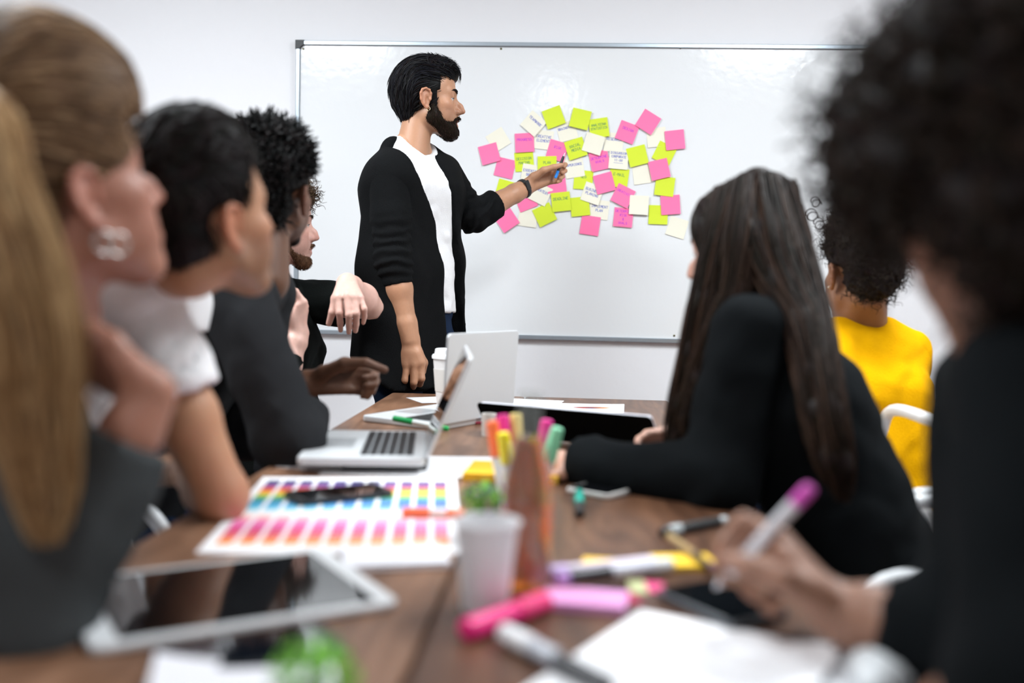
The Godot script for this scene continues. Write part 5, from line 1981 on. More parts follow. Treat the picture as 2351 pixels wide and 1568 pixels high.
func build_long_hair() -> void:
	var sl := Vector3(0.2994, 1.015, -1.659)
	var sr := sl + Vector3(0.03, -0.02, -0.3)
	var hip := Vector3(0.52, 0.57, -1.72)
	var base := Vector3(hip.x, 0, hip.z)
	var to := Transform3D(Basis(), -base)
	var tone := Color(0.56, 0.32, 0.24)
	var o := thing("person", "woman with long straight brown hair and a black top, seen from behind", "person", base)
	var g := Geo.new()
	var hx := facing(Vector3(0.3191, 1.166, -1.879), Vector3(-0.8, -0.1, -0.6))
	var neck := Vector3(0.3668, 1.055, -1.866)
	skin(g, head_field(hx.affine_inverse() * neck, {"neck": 0.05, "jaw": 0.92}), Vector3(-0.105, -0.22, -0.14), Vector3(0.105, 0.14, 0.14), 0.0042, to * hx, face_color(tone, Color(0.5, 0.16, 0.15)))
	eyes(o, to * hx)
	brows(o, to * hx, [Color(0.03, 0.02, 0.015)])
	var el := Vector3(0.2472, 0.7823, -1.602)
	var wl := Vector3(0.0153, 0.7781, -1.749)
	hand_part(g, to, tone, el, wl, [Vector3(0.0047, 0.773, -1.728), Vector3(-0.0071, 0.7648, -1.717), Vector3(-0.0199, 0.7614, -1.716), Vector3(-0.0298, 0.7618, -1.72)], [
		[Vector3(-0.0188, 0.7735, -1.777), Vector3(-0.0309, 0.7673, -1.766), Vector3(-0.0352, 0.7612, -1.755), Vector3(-0.0381, 0.7575, -1.75)],
		[Vector3(-0.0201, 0.773, -1.807), Vector3(-0.0342, 0.7663, -1.806), Vector3(-0.0393, 0.7601, -1.795), Vector3(-0.0421, 0.7555, -1.785)],
		[Vector3(-0.0188, 0.7735, -1.832), Vector3(-0.0325, 0.7675, -1.836), Vector3(-0.0379, 0.7618, -1.83), Vector3(-0.0408, 0.7562, -1.825)],
		[Vector3(-0.0151, 0.7742, -1.852), Vector3(-0.0265, 0.769, -1.861), Vector3(-0.032, 0.764, -1.856), Vector3(-0.0351, 0.7599, -1.85)]], 0.93, 0.025, 0.005)
	var er := Vector3(0.2964, 0.7947, -2.027)
	var wr := Vector3(0.2254, 0.7961, -2.003)
	seated(o, base, {"skin": tone, "neck": neck, "sr": sr, "sl": sl, "er": er, "wr": wr, "el": el, "wl": wl, "hip": hip, "fw": Vector3(-0.95, 0, -0.2), "wide": 0.88, "back": Vector3(0.02, 0.0, 0.02),
		"end": 1.96, "end_l": 2.0, "cell": 0.0105, "arm": 0.064, "loose": 0.02, "top": "top", "top_mat": cloth_mat("black crepe", "101315", 0.16, 12.0, 2.0), "collar": 0.07, "fold": 0.006, "pants": cloth_mat("black trousers", "18191b")}, g)
	var hp := hand_pose(wr, Vector3(-0.7, -0.2, 0.3), Vector3(0, 0.3, -1), -1.0, [0.5, 0.5, 0.5, 0.5], 0.1, 0.93)
	hand_part(g, to, tone, er, wr, hp[0], hp[1], 0.93, 0.025, 0.006)
	part(o, "body", g, skin_mat())
	var h := Sdf.new()
	h.egg(Vector3(0, 0.04, -0.012), Vector3(0.086, 0.094, 0.103), 0.02)
	h.egg(Vector3(0, 0.05, 0.03), Vector3(0.074, 0.066, 0.064), 0.02)
	for e: float in [-1.0, 1.0]:
		h.add(Vector3(e * 0.066, 0.03, -0.01), Vector3(e * 0.074, -0.08, -0.005), 0.03, 0.03, 0.03, Vector3.BACK, 0.03, 0.028)
	h.add(Vector3(0, 0.0, -0.06), Vector3(0, -0.12, -0.06), 0.045, 0.04, 0.03, Vector3.RIGHT, 0.045, 0.05)
	h.cut = func(p: Vector3, d: float) -> float:
		return maxf(d, minf(0.062 - p.y + maxf(0.0, absf(p.x) - 0.03) * 0.8, p.z - 0.05))
	var cap := Geo.new()
	skin(cap, h, Vector3(-0.13, -0.19, -0.15), Vector3(0.13, 0.15, 0.13), 0.006)
	var m := Geo.new()
	var cols := [Color(0.017, 0.011, 0.009), Color(0.026, 0.016, 0.012), Color(0.011, 0.008, 0.007), Color(0.036, 0.022, 0.015)]
	strands(m, cap, h, Transform3D(), 1500, Vector2(0.08, 0.15), 0.0017, Vector2(0.001, 0.004), func(p: Vector3) -> Vector3: return Vector3(p.x * 4.0, -1.0 + smoothstep(0.05, 0.13, p.y) * 0.8, -0.2), cols, none, 7, 3, 0.06)
	shift(cap, to * hx)
	shift(m, to * hx)
	var tails := [
		[[Vector3(0.2923, 1.26, -1.833), Vector3(0.2649, 1.17, -1.766), Vector3(0.2407, 1.064, -1.728), Vector3(0.2208, 0.9745, -1.712), Vector3(0.2036, 0.8924, -1.706), Vector3(0.1918, 0.8328, -1.702), Vector3(0.1992, 0.7902, -1.69)], [0.036, 0.038, 0.041, 0.037, 0.032, 0.026, 0.01]],
		[[Vector3(0.3156, 1.268, -1.835), Vector3(0.2944, 1.17, -1.758), Vector3(0.2773, 1.08, -1.711), Vector3(0.248, 1.014, -1.686), Vector3(0.2222, 0.9402, -1.68), Vector3(0.2079, 0.8742, -1.675), Vector3(0.2022, 0.8121, -1.672)], [0.045, 0.052, 0.04, 0.03, 0.024, 0.02, 0.006]],
		[[Vector3(0.3588, 1.271, -1.857), Vector3(0.374, 1.173, -1.792), Vector3(0.385, 1.075, -1.697), Vector3(0.3848, 0.9874, -1.592), Vector3(0.3868, 0.906, -1.527), Vector3(0.3971, 0.8389, -1.494), Vector3(0.4133, 0.7801, -1.482)], [0.045, 0.045, 0.042, 0.037, 0.034, 0.03, 0.008]],
		[[Vector3(0.3311, 1.276, -1.836), Vector3(0.3355, 1.171, -1.75), Vector3(0.3531, 1.096, -1.687), Vector3(0.3711, 1.041, -1.624), Vector3(0.3781, 0.9625, -1.56), Vector3(0.3819, 0.894, -1.516), Vector3(0.3872, 0.8212, -1.482)], [0.045, 0.054, 0.045, 0.032, 0.027, 0.02, 0.005]]]
	var k := 0
	for tl in tails:
		var pts := []
		for q: Vector3 in tl[0]:
			pts.append(to * q)
		var ts := Sdf.new()
		var inner := []
		for r: float in tl[1]:
			inner.append(r * 0.84)
		ts.chain(pts, inner, 0.02)
		var lo: Vector3 = pts[0]
		var hi: Vector3 = pts[0]
		for q: Vector3 in pts:
			lo = lo.min(q)
			hi = hi.max(q)
		skin(cap, ts, lo - Vector3.ONE * 0.07, hi + Vector3.ONE * 0.07, 0.008)
		var lower := [Color(0.03, 0.018, 0.013), Color(0.02, 0.013, 0.01), Color(0.06, 0.035, 0.022), Color(0.013, 0.009, 0.007)]
		lock(m, pts, tl[1], 330, 0.0017, lower, 50 + k, 0.004)
		k += 1
	hair_piece(o, cap, Color(0.015, 0.01, 0.008), m, "long straight dark brown hair")


func build_yellow() -> void:
	var neck := Vector3(0.7539, 1.012, -2.628)
	var sr := Vector3(0.8796, 0.9414, -2.652)
	var sl := Vector3(0.6101, 0.9418, -2.536)
	var hip := Vector3(neck.x - 0.03, 0.57, neck.z + 0.14)
	var base := Vector3(hip.x, 0, hip.z)
	var to := Transform3D(Basis(), -base)
	var tone := Color(0.27, 0.125, 0.062)
	var o := thing("person", "woman with curly dark hair in a mustard yellow sweater, seen from behind", "person", base)
	var g := Geo.new()
	var hx := by_ear(Vector3(0.6586, 1.129, -2.569), Vector3(-0.22, 0.0, -0.97), 1.0, 1.0)
	skin(g, head_field(hx.affine_inverse() * neck, {"neck": 0.05, "jaw": 0.94}), Vector3(-0.105, -0.22, -0.13), Vector3(0.105, 0.14, 0.14), 0.0038, to * hx, face_color(tone, Color(0.3, 0.08, 0.06), 0.0, 0.15))
	eyes(o, to * hx)
	brows(o, to * hx, [Color(0.01, 0.008, 0.007)])
	var er := sr + Vector3(0.02, -0.27, -0.1)
	var wr := er + Vector3(-0.16, 0.03, -0.16)
	var el := sl + Vector3(-0.06, -0.25, -0.1)
	var wl := el + Vector3(0.1, 0.02, -0.2)
	seated(o, base, {"skin": tone, "neck": neck, "sr": sr, "sl": sl, "er": er, "wr": wr, "el": el, "wl": wl, "hip": hip, "fw": Vector3(-0.8, 0, -0.6),
		"end": 1.9, "cell": 0.007, "arm": 0.055, "loose": 0.002, "top": "sweater", "top_mat": cloth_mat("mustard", "e0a400", 0.1, 9.0, 4.0), "collar": 0.066, "collar_front": 0.01, "fold": 0.005}, g)
	for k in 2:
		var wrist: Vector3 = [wl, wr][k]
		var from: Vector3 = [el, er][k]
		var hp := hand_pose(wrist, wrist - from, Vector3.UP, 1.0 if k == 0 else -1.0, [0.4, 0.4, 0.4, 0.5], 0.1, 0.93)
		hand_part(g, to, tone, from, wrist, hp[0], hp[1], 0.93, 0.025, 0.007)
	part(o, "body", g, skin_mat())
	var h := Sdf.new()
	h.egg(Vector3(0, 0.045, -0.016), Vector3(0.088, 0.095, 0.102), 0.02)
	h.egg(Vector3(0, 0.1, 0.0), Vector3(0.092, 0.085, 0.09), 0.03)
	h.egg(Vector3(0, 0.0, -0.055), Vector3(0.07, 0.072, 0.06), 0.03)
	h.cut = func(p: Vector3, d: float) -> float:
		return maxf(maxf(0.034 - (Vector3(absf(p.x), p.y, p.z) - Vector3(0.084, -0.01, -0.003)).length(), (absf(p.x) - 0.07 - maxf(0.0, p.y - 0.01) * 1.2) * 0.7), maxf(d, minf(minf(0.056 - p.y, maxf(p.z - 0.05, 0.016 - p.y)), maxf(p.z + 0.03 , -0.07 - p.y))))
	var cap := Geo.new()
	skin(cap, h, Vector3(-0.12, -0.1, -0.16), Vector3(0.12, 0.2, 0.13), 0.006, Transform3D(), none, func(p: Vector3, _n: Vector3) -> float: return 0.006 * noise.get_noise_3dv(p * 70.0))
	var m := Geo.new()
	spikes(m, cap, 1100, Vector2(0.014, 0.04), 0.0014, [Color(0.014, 0.01, 0.009), Color(0.024, 0.017, 0.014), Color(0.035, 0.024, 0.018)], 17, 0.006, func(p: Vector3) -> bool: return not (absf(p.x) > 0.055 and p.z > -0.07 and p.z < 0.034 and p.y < 0.036), 0.5)
	# one curl that stands off
	for c in [[Vector3(0.6063, 1.277, -2.575), 0.013], [Vector3(0.6143, 1.31, -2.577), 0.011], [Vector3(0.6195, 1.254, -2.554), 0.012]]:
		var pts := PackedVector3Array()
		var rr := PackedFloat32Array()
		for i in 25:
			var an := i * 0.42
			pts.append(hx.affine_inverse() * (c[0] + Vector3(cos(an) * c[1], sin(an) * c[1] + i * 0.0006, i * -0.0012)))
			rr.append(0.0016)
		m.col = Color(0.02, 0.014, 0.012)
		m.strand(pts, rr)
	shift(cap, to * hx)
	shift(m, to * hx)
	hair_piece(o, cap, Color(0.016, 0.011, 0.009), m, "short dark curly hair")
	var st := Geo.new()
	ball(st, to * (hx * Vector3(0.0865, -0.0385, 0.001)), 0.0034, func(_d: Vector3) -> Color: return Color(0.8, 0.75, 0.7), 8)
	part(o, "earring", st, paint("e8dccb", 0.15, 0.8), "small stud earring")


func build_writer() -> void:
	var sl := Vector3(0.3502, 1.01, -0.7584)
	var sr := Vector3(0.4336, 0.9939, -1.023)
	var hip := Vector3(0.55, 0.57, -0.78)
	var base := Vector3(hip.x, 0, hip.z)
	var to := Transform3D(Basis(), -base)
	var tone := Color(0.32, 0.16, 0.102)
	var o := thing("person", "woman with a big dark afro in black, writing in the near right corner", "person", base)
	var g := Geo.new()
	var hx := facing(Vector3(0.3638, 1.178, -0.849), Vector3(-0.36, -0.42, -0.83))
	var neck := Vector3(0.4033, 1.066, -0.8851)
	skin(g, head_field(hx.affine_inverse() * neck, {"neck": 0.05, "jaw": 0.94}), Vector3(-0.105, -0.24, -0.15), Vector3(0.105, 0.14, 0.14), 0.006, to * hx, face_color(tone, Color(0.3, 0.09, 0.07)))
	eyes(o, to * hx)
	brows(o, to * hx, [Color(0.01, 0.008, 0.007)])
	var er := Vector3(0.3699, 0.7893, -0.8474)
	var wr := Vector3(0.2604, 0.7879, -0.9412)
	hand_part(g, to, tone, er, wr, [Vector3(0.2352, 0.8083, -0.9209), Vector3(0.2, 0.8271, -0.9078), Vector3(0.172, 0.8336, -0.9236), Vector3(0.1541, 0.8332, -0.9476)], [
		[Vector3(0.2104, 0.8477, -0.9768), Vector3(0.176, 0.8612, -0.9906), Vector3(0.1581, 0.8371, -0.9862), Vector3(0.1518, 0.8186, -0.9798)],
		[Vector3(0.2221, 0.8311, -1.002), Vector3(0.1862, 0.8384, -1.02), Vector3(0.1684, 0.8136, -1.002), Vector3(0.1602, 0.8029, -0.9864)],
		[Vector3(0.2336, 0.812, -1.011), Vector3(0.2005, 0.8056, -1.029), Vector3(0.1839, 0.7918, -0.9972), Vector3(0.1881, 0.7885, -0.9772)],
		[Vector3(0.2473, 0.7946, -1.011), Vector3(0.2152, 0.7829, -1.019), Vector3(0.2015, 0.7762, -0.9873), Vector3(0.2077, 0.7794, -0.9678)]], 1.0, 0.028, 0.005)
	var el := Vector3(0.3059, 0.8526, -0.6265)
	var wl := Vector3(0.2649, 0.8043, -0.6816)
	seated(o, base, {"skin": tone, "neck": neck, "sr": sr, "sl": sl, "er": er, "wr": wr, "el": el, "wl": wl, "hip": hip, "fw": Vector3(-1, 0, 0.0), "back": Vector3(0.03, 0.0, 0.0),
		"end": 1.68, "cell": 0.012, "arm": 0.06, "loose": 0.02, "top": "sweater", "top_mat": cloth_mat("black wool", "0e1113", 0.12, 8.0, 3.0), "collar": 0.07, "fold": 0.005, "pants": cloth_mat("black trousers", "18191b")}, g)
	part(o, "body", g, skin_mat())
	var h := Sdf.new()
	h.egg(Vector3(0, 0.06, -0.03), Vector3(0.125, 0.125, 0.13), 0.02)
	h.egg(Vector3(0, 0.075, 0.06), Vector3(0.105, 0.1, 0.095), 0.03)
	h.egg(Vector3(0, -0.045, -0.045), Vector3(0.106, 0.105, 0.095), 0.03)
	h.cut = func(p: Vector3, d: float) -> float:
		return maxf(d, minf(-0.005 - p.y, p.z - 0.022))
	var cap := Geo.new()
	skin(cap, h, Vector3(-0.19, -0.19, -0.21), Vector3(0.19, 0.25, 0.18), 0.01, Transform3D(), none, func(p: Vector3, _n: Vector3) -> float: return 0.016 * noise.get_noise_3dv(p * 40.0))
	var m := Geo.new()
	spikes(m, cap, 1500, Vector2(0.02, 0.06), 0.002, [Color(0.012, 0.008, 0.007), Color(0.022, 0.014, 0.011), Color(0.045, 0.028, 0.02)], 31, 0.007, none, 0.5)
	shift(cap, to * hx)
	shift(m, to * hx)
	hair_piece(o, cap, Color(0.014, 0.01, 0.008), m, "big dark brown afro")
	# the pen she writes with
	var tip := Vector3(0.1516, 0.7911, -0.9953)
	var end := Vector3(0.2315, 0.9053, -0.9512)
	var pd := (end - tip).normalized()
	var pl := (end - tip).length()
	var pen := thing("pen", "white pen with a pink end in the writing woman's hand", "pen", tip)
	var bs := turned(Vector3.ZERO, pd.cross(Vector3.BACK), pd)
	var p1 := Geo.new()
	p1.lathe([Vector2(0, 0), Vector2(0.001, 0.0), Vector2(0.005, 0.012), Vector2(0.0062, 0.02), Vector2(0.0066, pl - 0.022), Vector2(0, pl - 0.022)], bs, 18)
	part(pen, "barrel", p1, paint("e9e9ee", 0.35))
	var p2 := Geo.new()
	p2.lathe([Vector2(0.0068, pl - 0.023), Vector2(0.0068, pl - 0.004), Vector2(0.005, pl), Vector2(0, pl)], bs, 18)
	part(pen, "end_cap", p2, paint("e255c4", 0.35), "pink end")

const TOP := 0.75


# a pen or marker lying or standing from a to b; parts: [name, from, to, radius from, radius to, colour, label]
func marker(called: String, label: String, a: Vector3, b: Vector3, bits: Array, flat := 1.0, group := "", rough := 0.35) -> Node3D:
	var o := thing(called, label, "pen" if called.contains("pen") else "marker", a, 0.0, group)
	var d := b - a
	var l := d.length()
	var y := d.normalized()
	var side := y.cross(Vector3.UP if absf(y.y) < 0.8 else Vector3.RIGHT).normalized()
	var xf := Transform3D(Basis(side, y, side.cross(y) * flat), Vector3.ZERO)
	for q in bits:
		var g := Geo.new()
		var e := minf(0.0025, (q[2] - q[1]) * l * 0.3)
		g.lathe([Vector2(0, q[1] * l), Vector2(q[3] * 0.75, q[1] * l), Vector2(q[3], q[1] * l + e), Vector2(q[4], q[2] * l - e), Vector2(q[4] * 0.75, q[2] * l), Vector2(0, q[2] * l)], xf, 18, 0.6)
		part(o, q[0], g, paint(q[5], rough), q[6] if q.size() > 6 else "")
	return o


# a rounded slab with a screen let into its face
func device(called: String, label: String, cat: String, at: Vector3, turn: float, size: Vector3, body: String, rim: Vector4, r: float, screen := "0b0c0e") -> Node3D:
	var o := thing(called, label, cat, at, turn)
	var g := Geo.new()
	g.slab(round_rect(size.x, size.z, r, 6), 0.0, size.y, minf(0.002, size.y * 0.3))
	part(o, "body", g, paint(body, 0.35))
	var s := Geo.new()
	s.slab(round_rect(size.x - rim.x - rim.y, size.z - rim.z - rim.w, 0.003, 3), size.y - 0.0006, size.y + 0.0004, 0.0002, Transform3D(Basis(), Vector3((rim.x - rim.y) * 0.5, 0, (rim.z - rim.w) * 0.5)))
	part(o, "screen", s, paint(screen, 0.06))
	return o


func flat_sheet(w: float, h: float, curl: Callable = none, n := 8) -> Geo:
	var g := Geo.new()
	g.sheet(n, n, func(u: float, v: float) -> Vector3:
		return Vector3((u - 0.5) * w, 0.0006 + (float(curl.call(u, v)) if curl.is_valid() else 0.0), (0.5 - v) * h), 0.0003)
	for i in g.t.size():
		g.t[i].y = 1.0 - g.t[i].y
	return g


# a printed page: lines of type, maybe a pie chart
func printed(sd: int, pie := false, faint := 0.5, pink := false) -> StandardMaterial3D:
	var im := Image.create(256, 360, false, Image.FORMAT_RGB8)
	im.fill(Color("f4f4f6"))
	var rng := RandomNumberGenerator.new()
	rng.seed = sd
	var y := 30
	while y < 330:
		var x := 26
		while x < 226 and not (pie and y > 110 and y < 220 and x > 120):
			var w := rng.randi_range(6, 24)
			im.fill_rect(Rect2i(x, y, mini(w, 230 - x), 3), Color("f4f4f6").lerp(Color("50525c"), faint * rng.randf_range(0.5, 1.0)))
			x += w + 5
		y += 9 if rng.randf() < 0.85 else 24
	if pie:
		for yy in range(118, 214):
			for xx in range(130, 226):
				var d := Vector2(xx - 178, yy - 166)
				if d.length() < 46:
					var an := d.angle()
					im.set_pixel(xx, yy, Color("7a3b35") if an < -0.6 else Color("b5783f") if an < 0.9 else Color("5c4a6a") if an < 2.0 else Color("9a4c4a"))
	if pink:
		im.fill_rect(Rect2i(120, 150, 12, 150), Color("f2c6cc"))
	im.generate_mipmaps()
	var m := StandardMaterial3D.new()
	m.albedo_texture = ImageTexture.create_from_image(im)
	m.roughness = 0.7
	return m


func build_table_things() -> void:
	build_notes()
	build_laptops()
	build_papers()
	build_cups()
	build_pens()
	# the white tablet in front
	device("tablet", "large white tablet with a black screen lying near left on the table", "tablet", Vector3(-0.3594, 0.75, -1.027) + Vector3(0, 0.001, 0), 0.592, Vector3(0.302, 0.0075, 0.232), "dfe2e4", Vector4(0.026, 0.022, 0.012, 0.012), 0.016)
	device("phone", "black phone lying on the colour chart", "phone", Vector3(-0.3575, 0.75, -1.535) + Vector3(0, 0.0015, 0), 0.62, Vector3(0.158, 0.0085, 0.078), "17181a", Vector4(0.012, 0.012, 0.003, 0.003), 0.01)
	device("phone", "dark phone lying in front of the white tablet", "phone", Vector3(-0.2806, 0.75, -0.8659) + Vector3(0, 0.001, 0), 0.55, Vector3(0.16, 0.008, 0.08), "1d2126", Vector4(0.012, 0.012, 0.003, 0.003), 0.01, "10151c")
	device("phone", "black phone with a grey rim under the writing hand", "phone", Vector3(0.1682, 0.75, -1.06) + Vector3(0, 0.001, 0), -0.99, Vector3(0.125, 0.009, 0.086), "4d5358", Vector4(0.003, 0.003, 0.003, 0.003), 0.012, "0c0f12")
	device("phone", "silver edged phone lying under the long haired woman's forearm", "phone", Vector3(0.0665, 0.75, -1.653) + Vector3(0, 0.001, 0), -0.62, Vector3(0.085, 0.008, 0.12), "d8d6d2", Vector4(0.004, 0.004, 0.004, 0.004), 0.01)
	device("tablet", "flat black folio tablet under the corner of the nearer laptop", "tablet", Vector3(-0.3279, 0.75, -1.767) + Vector3(-0.008, 0.001, -0.054), 0.1, Vector3(0.155, 0.014, 0.11), "16181a", Vector4(0.006, 0.006, 0.006, 0.006), 0.006, "0c0d0f")
	# the black folder the long haired woman holds
	var tl := Vector3(-0.2215, 0.8199, -2.259)
	var tr := Vector3(0.1531, 0.8346, -1.981)
	var br := Vector3(0.2001, 0.7606, -2)
	var o := thing("folder", "black folder with white pages tilted in the long haired woman's hands", "folder", (tl + br) * 0.5)
	var x := (tr - tl).normalized()
	var w := (tr - tl).length()
	var dn := br - tr
	dn -= x * dn.dot(x)
	var hgt := dn.length()
	var z := dn.normalized()
	var fx := Transform3D(Basis(x, z.cross(x), z), Vector3.ZERO)
	var g := Geo.new()
	g.slab(round_rect(w, hgt, 0.012, 5), -0.003, 0.0, 0.001, fx)
	var dull: StandardMaterial3D = paint("0a0a0a", 0.8).duplicate()
	dull.metallic_specular = 0.12
	part(o, "cover", g, dull)
	var g2 := Geo.new()
	g2.slab(round_rect(w - 0.008, hgt - 0.008, 0.008, 4), -0.012, -0.003, 0.0008, fx)
	part(o, "pages", g2, paint("e4e4ec", 0.7), "white pages")


func laptop(label: String, hinge: Vector3, along: Vector3, w: float, dep: float, run: float, rise: float) -> void:
	# local axes: x along the hinge, z to the front edge
	var x := -along.normalized()
	var o := thing("laptop", label, "laptop", hinge, 0.0, "open silver laptops")
	o.basis = Basis(x, Vector3.UP, x.cross(Vector3.UP))
	var alu := paint("d3d6d8", 0.4, 0.2)
	var g := Geo.new()
	g.slab(round_rect(w, dep, 0.012, 5), 0.0, 0.015, 0.003, Transform3D(Basis(), Vector3(0, 0, dep * 0.5)))
	part(o, "base", g, alu)
	var kb := MeshInstance3D.new()
	var well := Geo.new()
	well.slab(round_rect(w * 0.83, dep * 0.43, 0.004, 3), 0.0148, 0.0153, 0.0002, Transform3D(Basis(), Vector3(0, 0, dep * 0.31)))
	var k := part(o, "keyboard", well, paint("9ba0a3", 0.5))
	kb.free()
	var key := Geo.new()
	key.box(Transform3D(), Vector3(w * 0.83 / 14.0 - 0.0025, 0.0022, dep * 0.43 / 6.0 - 0.003), 0.0006)
	var km := key.mesh()
	var black := paint("1b1c1f", 0.5)
	for r in 6:
		for c in 14:
			if r == 5 and c > 3 and c < 9:
				continue
			var q := MeshInstance3D.new()
			q.name = "key"
			q.mesh = km
			q.material_override = black
			k.add_child(q, true)
			q.position = Vector3((c - 6.5) * w * 0.83 / 14.0, 0.0162, dep * (0.31 + 0.43 * ((r + 0.5) / 6.0 - 0.5)))
	var bar := Geo.new()
	bar.box(Transform3D(), Vector3(w * 0.83 / 14.0 * 5.0 - 0.0025, 0.0022, dep * 0.43 / 6.0 - 0.003), 0.0006)
	var sb := part(k, "key", bar, black)
	sb.position = Vector3(-0.5 * w * 0.83 / 14.0, 0.0162, dep * (0.31 + 0.43 * (5.5 / 6.0 - 0.5)))
	var tp := Geo.new()
	tp.slab(round_rect(w * 0.33, dep * 0.32, 0.004, 3), 0.0149, 0.0154, 0.0002, Transform3D(Basis(), Vector3(0, 0, dep * 0.765)))
	part(o, "trackpad", tp, paint("b4b8bb", 0.3, 0.3))
	var up := Vector3(0, rise, -run).normalized()
	var len := Vector2(rise, run).length()
	var out := Vector3.RIGHT.cross(up)            # to the back of the lid
	if out.z > 0:
		out = -out
	var lx := Transform3D(Basis(Vector3.RIGHT, out, Vector3.RIGHT.cross(out)), Vector3(0, 0.014, 0) + up * len * 0.5)
	var lid := Geo.new()
	lid.slab(round_rect(w, len, 0.012, 5), 0.0, 0.006, 0.0015, lx)
	part(o, "lid", lid, alu)
	var sc := Geo.new()
	sc.slab(round_rect(w - 0.012, len - 0.014, 0.006, 4), -0.0012, 0.0002, 0.0002, lx)
	part(o, "screen", sc, paint("0d0e11", 0.05))


func build_laptops() -> void:
	var b := Vector3(-0.293, 0.762, -2.27)
	var dir := Vector3(0.48, 0, -0.87)
	laptop("silver laptop at the far end, its grey lid seen from behind", Vector3(b.x, TOP + 0.001, b.z) + dir.normalized() * 0.152, dir, 0.304, 0.24, 0.012, 0.211)
	var d2 := Vector3(-0.135, 0, -0.991)
	laptop("nearer silver laptop seen from its side, keyboard in view", Vector3(-0.2725, TOP + 0.016, -1.897), d2, 0.33, 0.225, 0.075, 0.184)


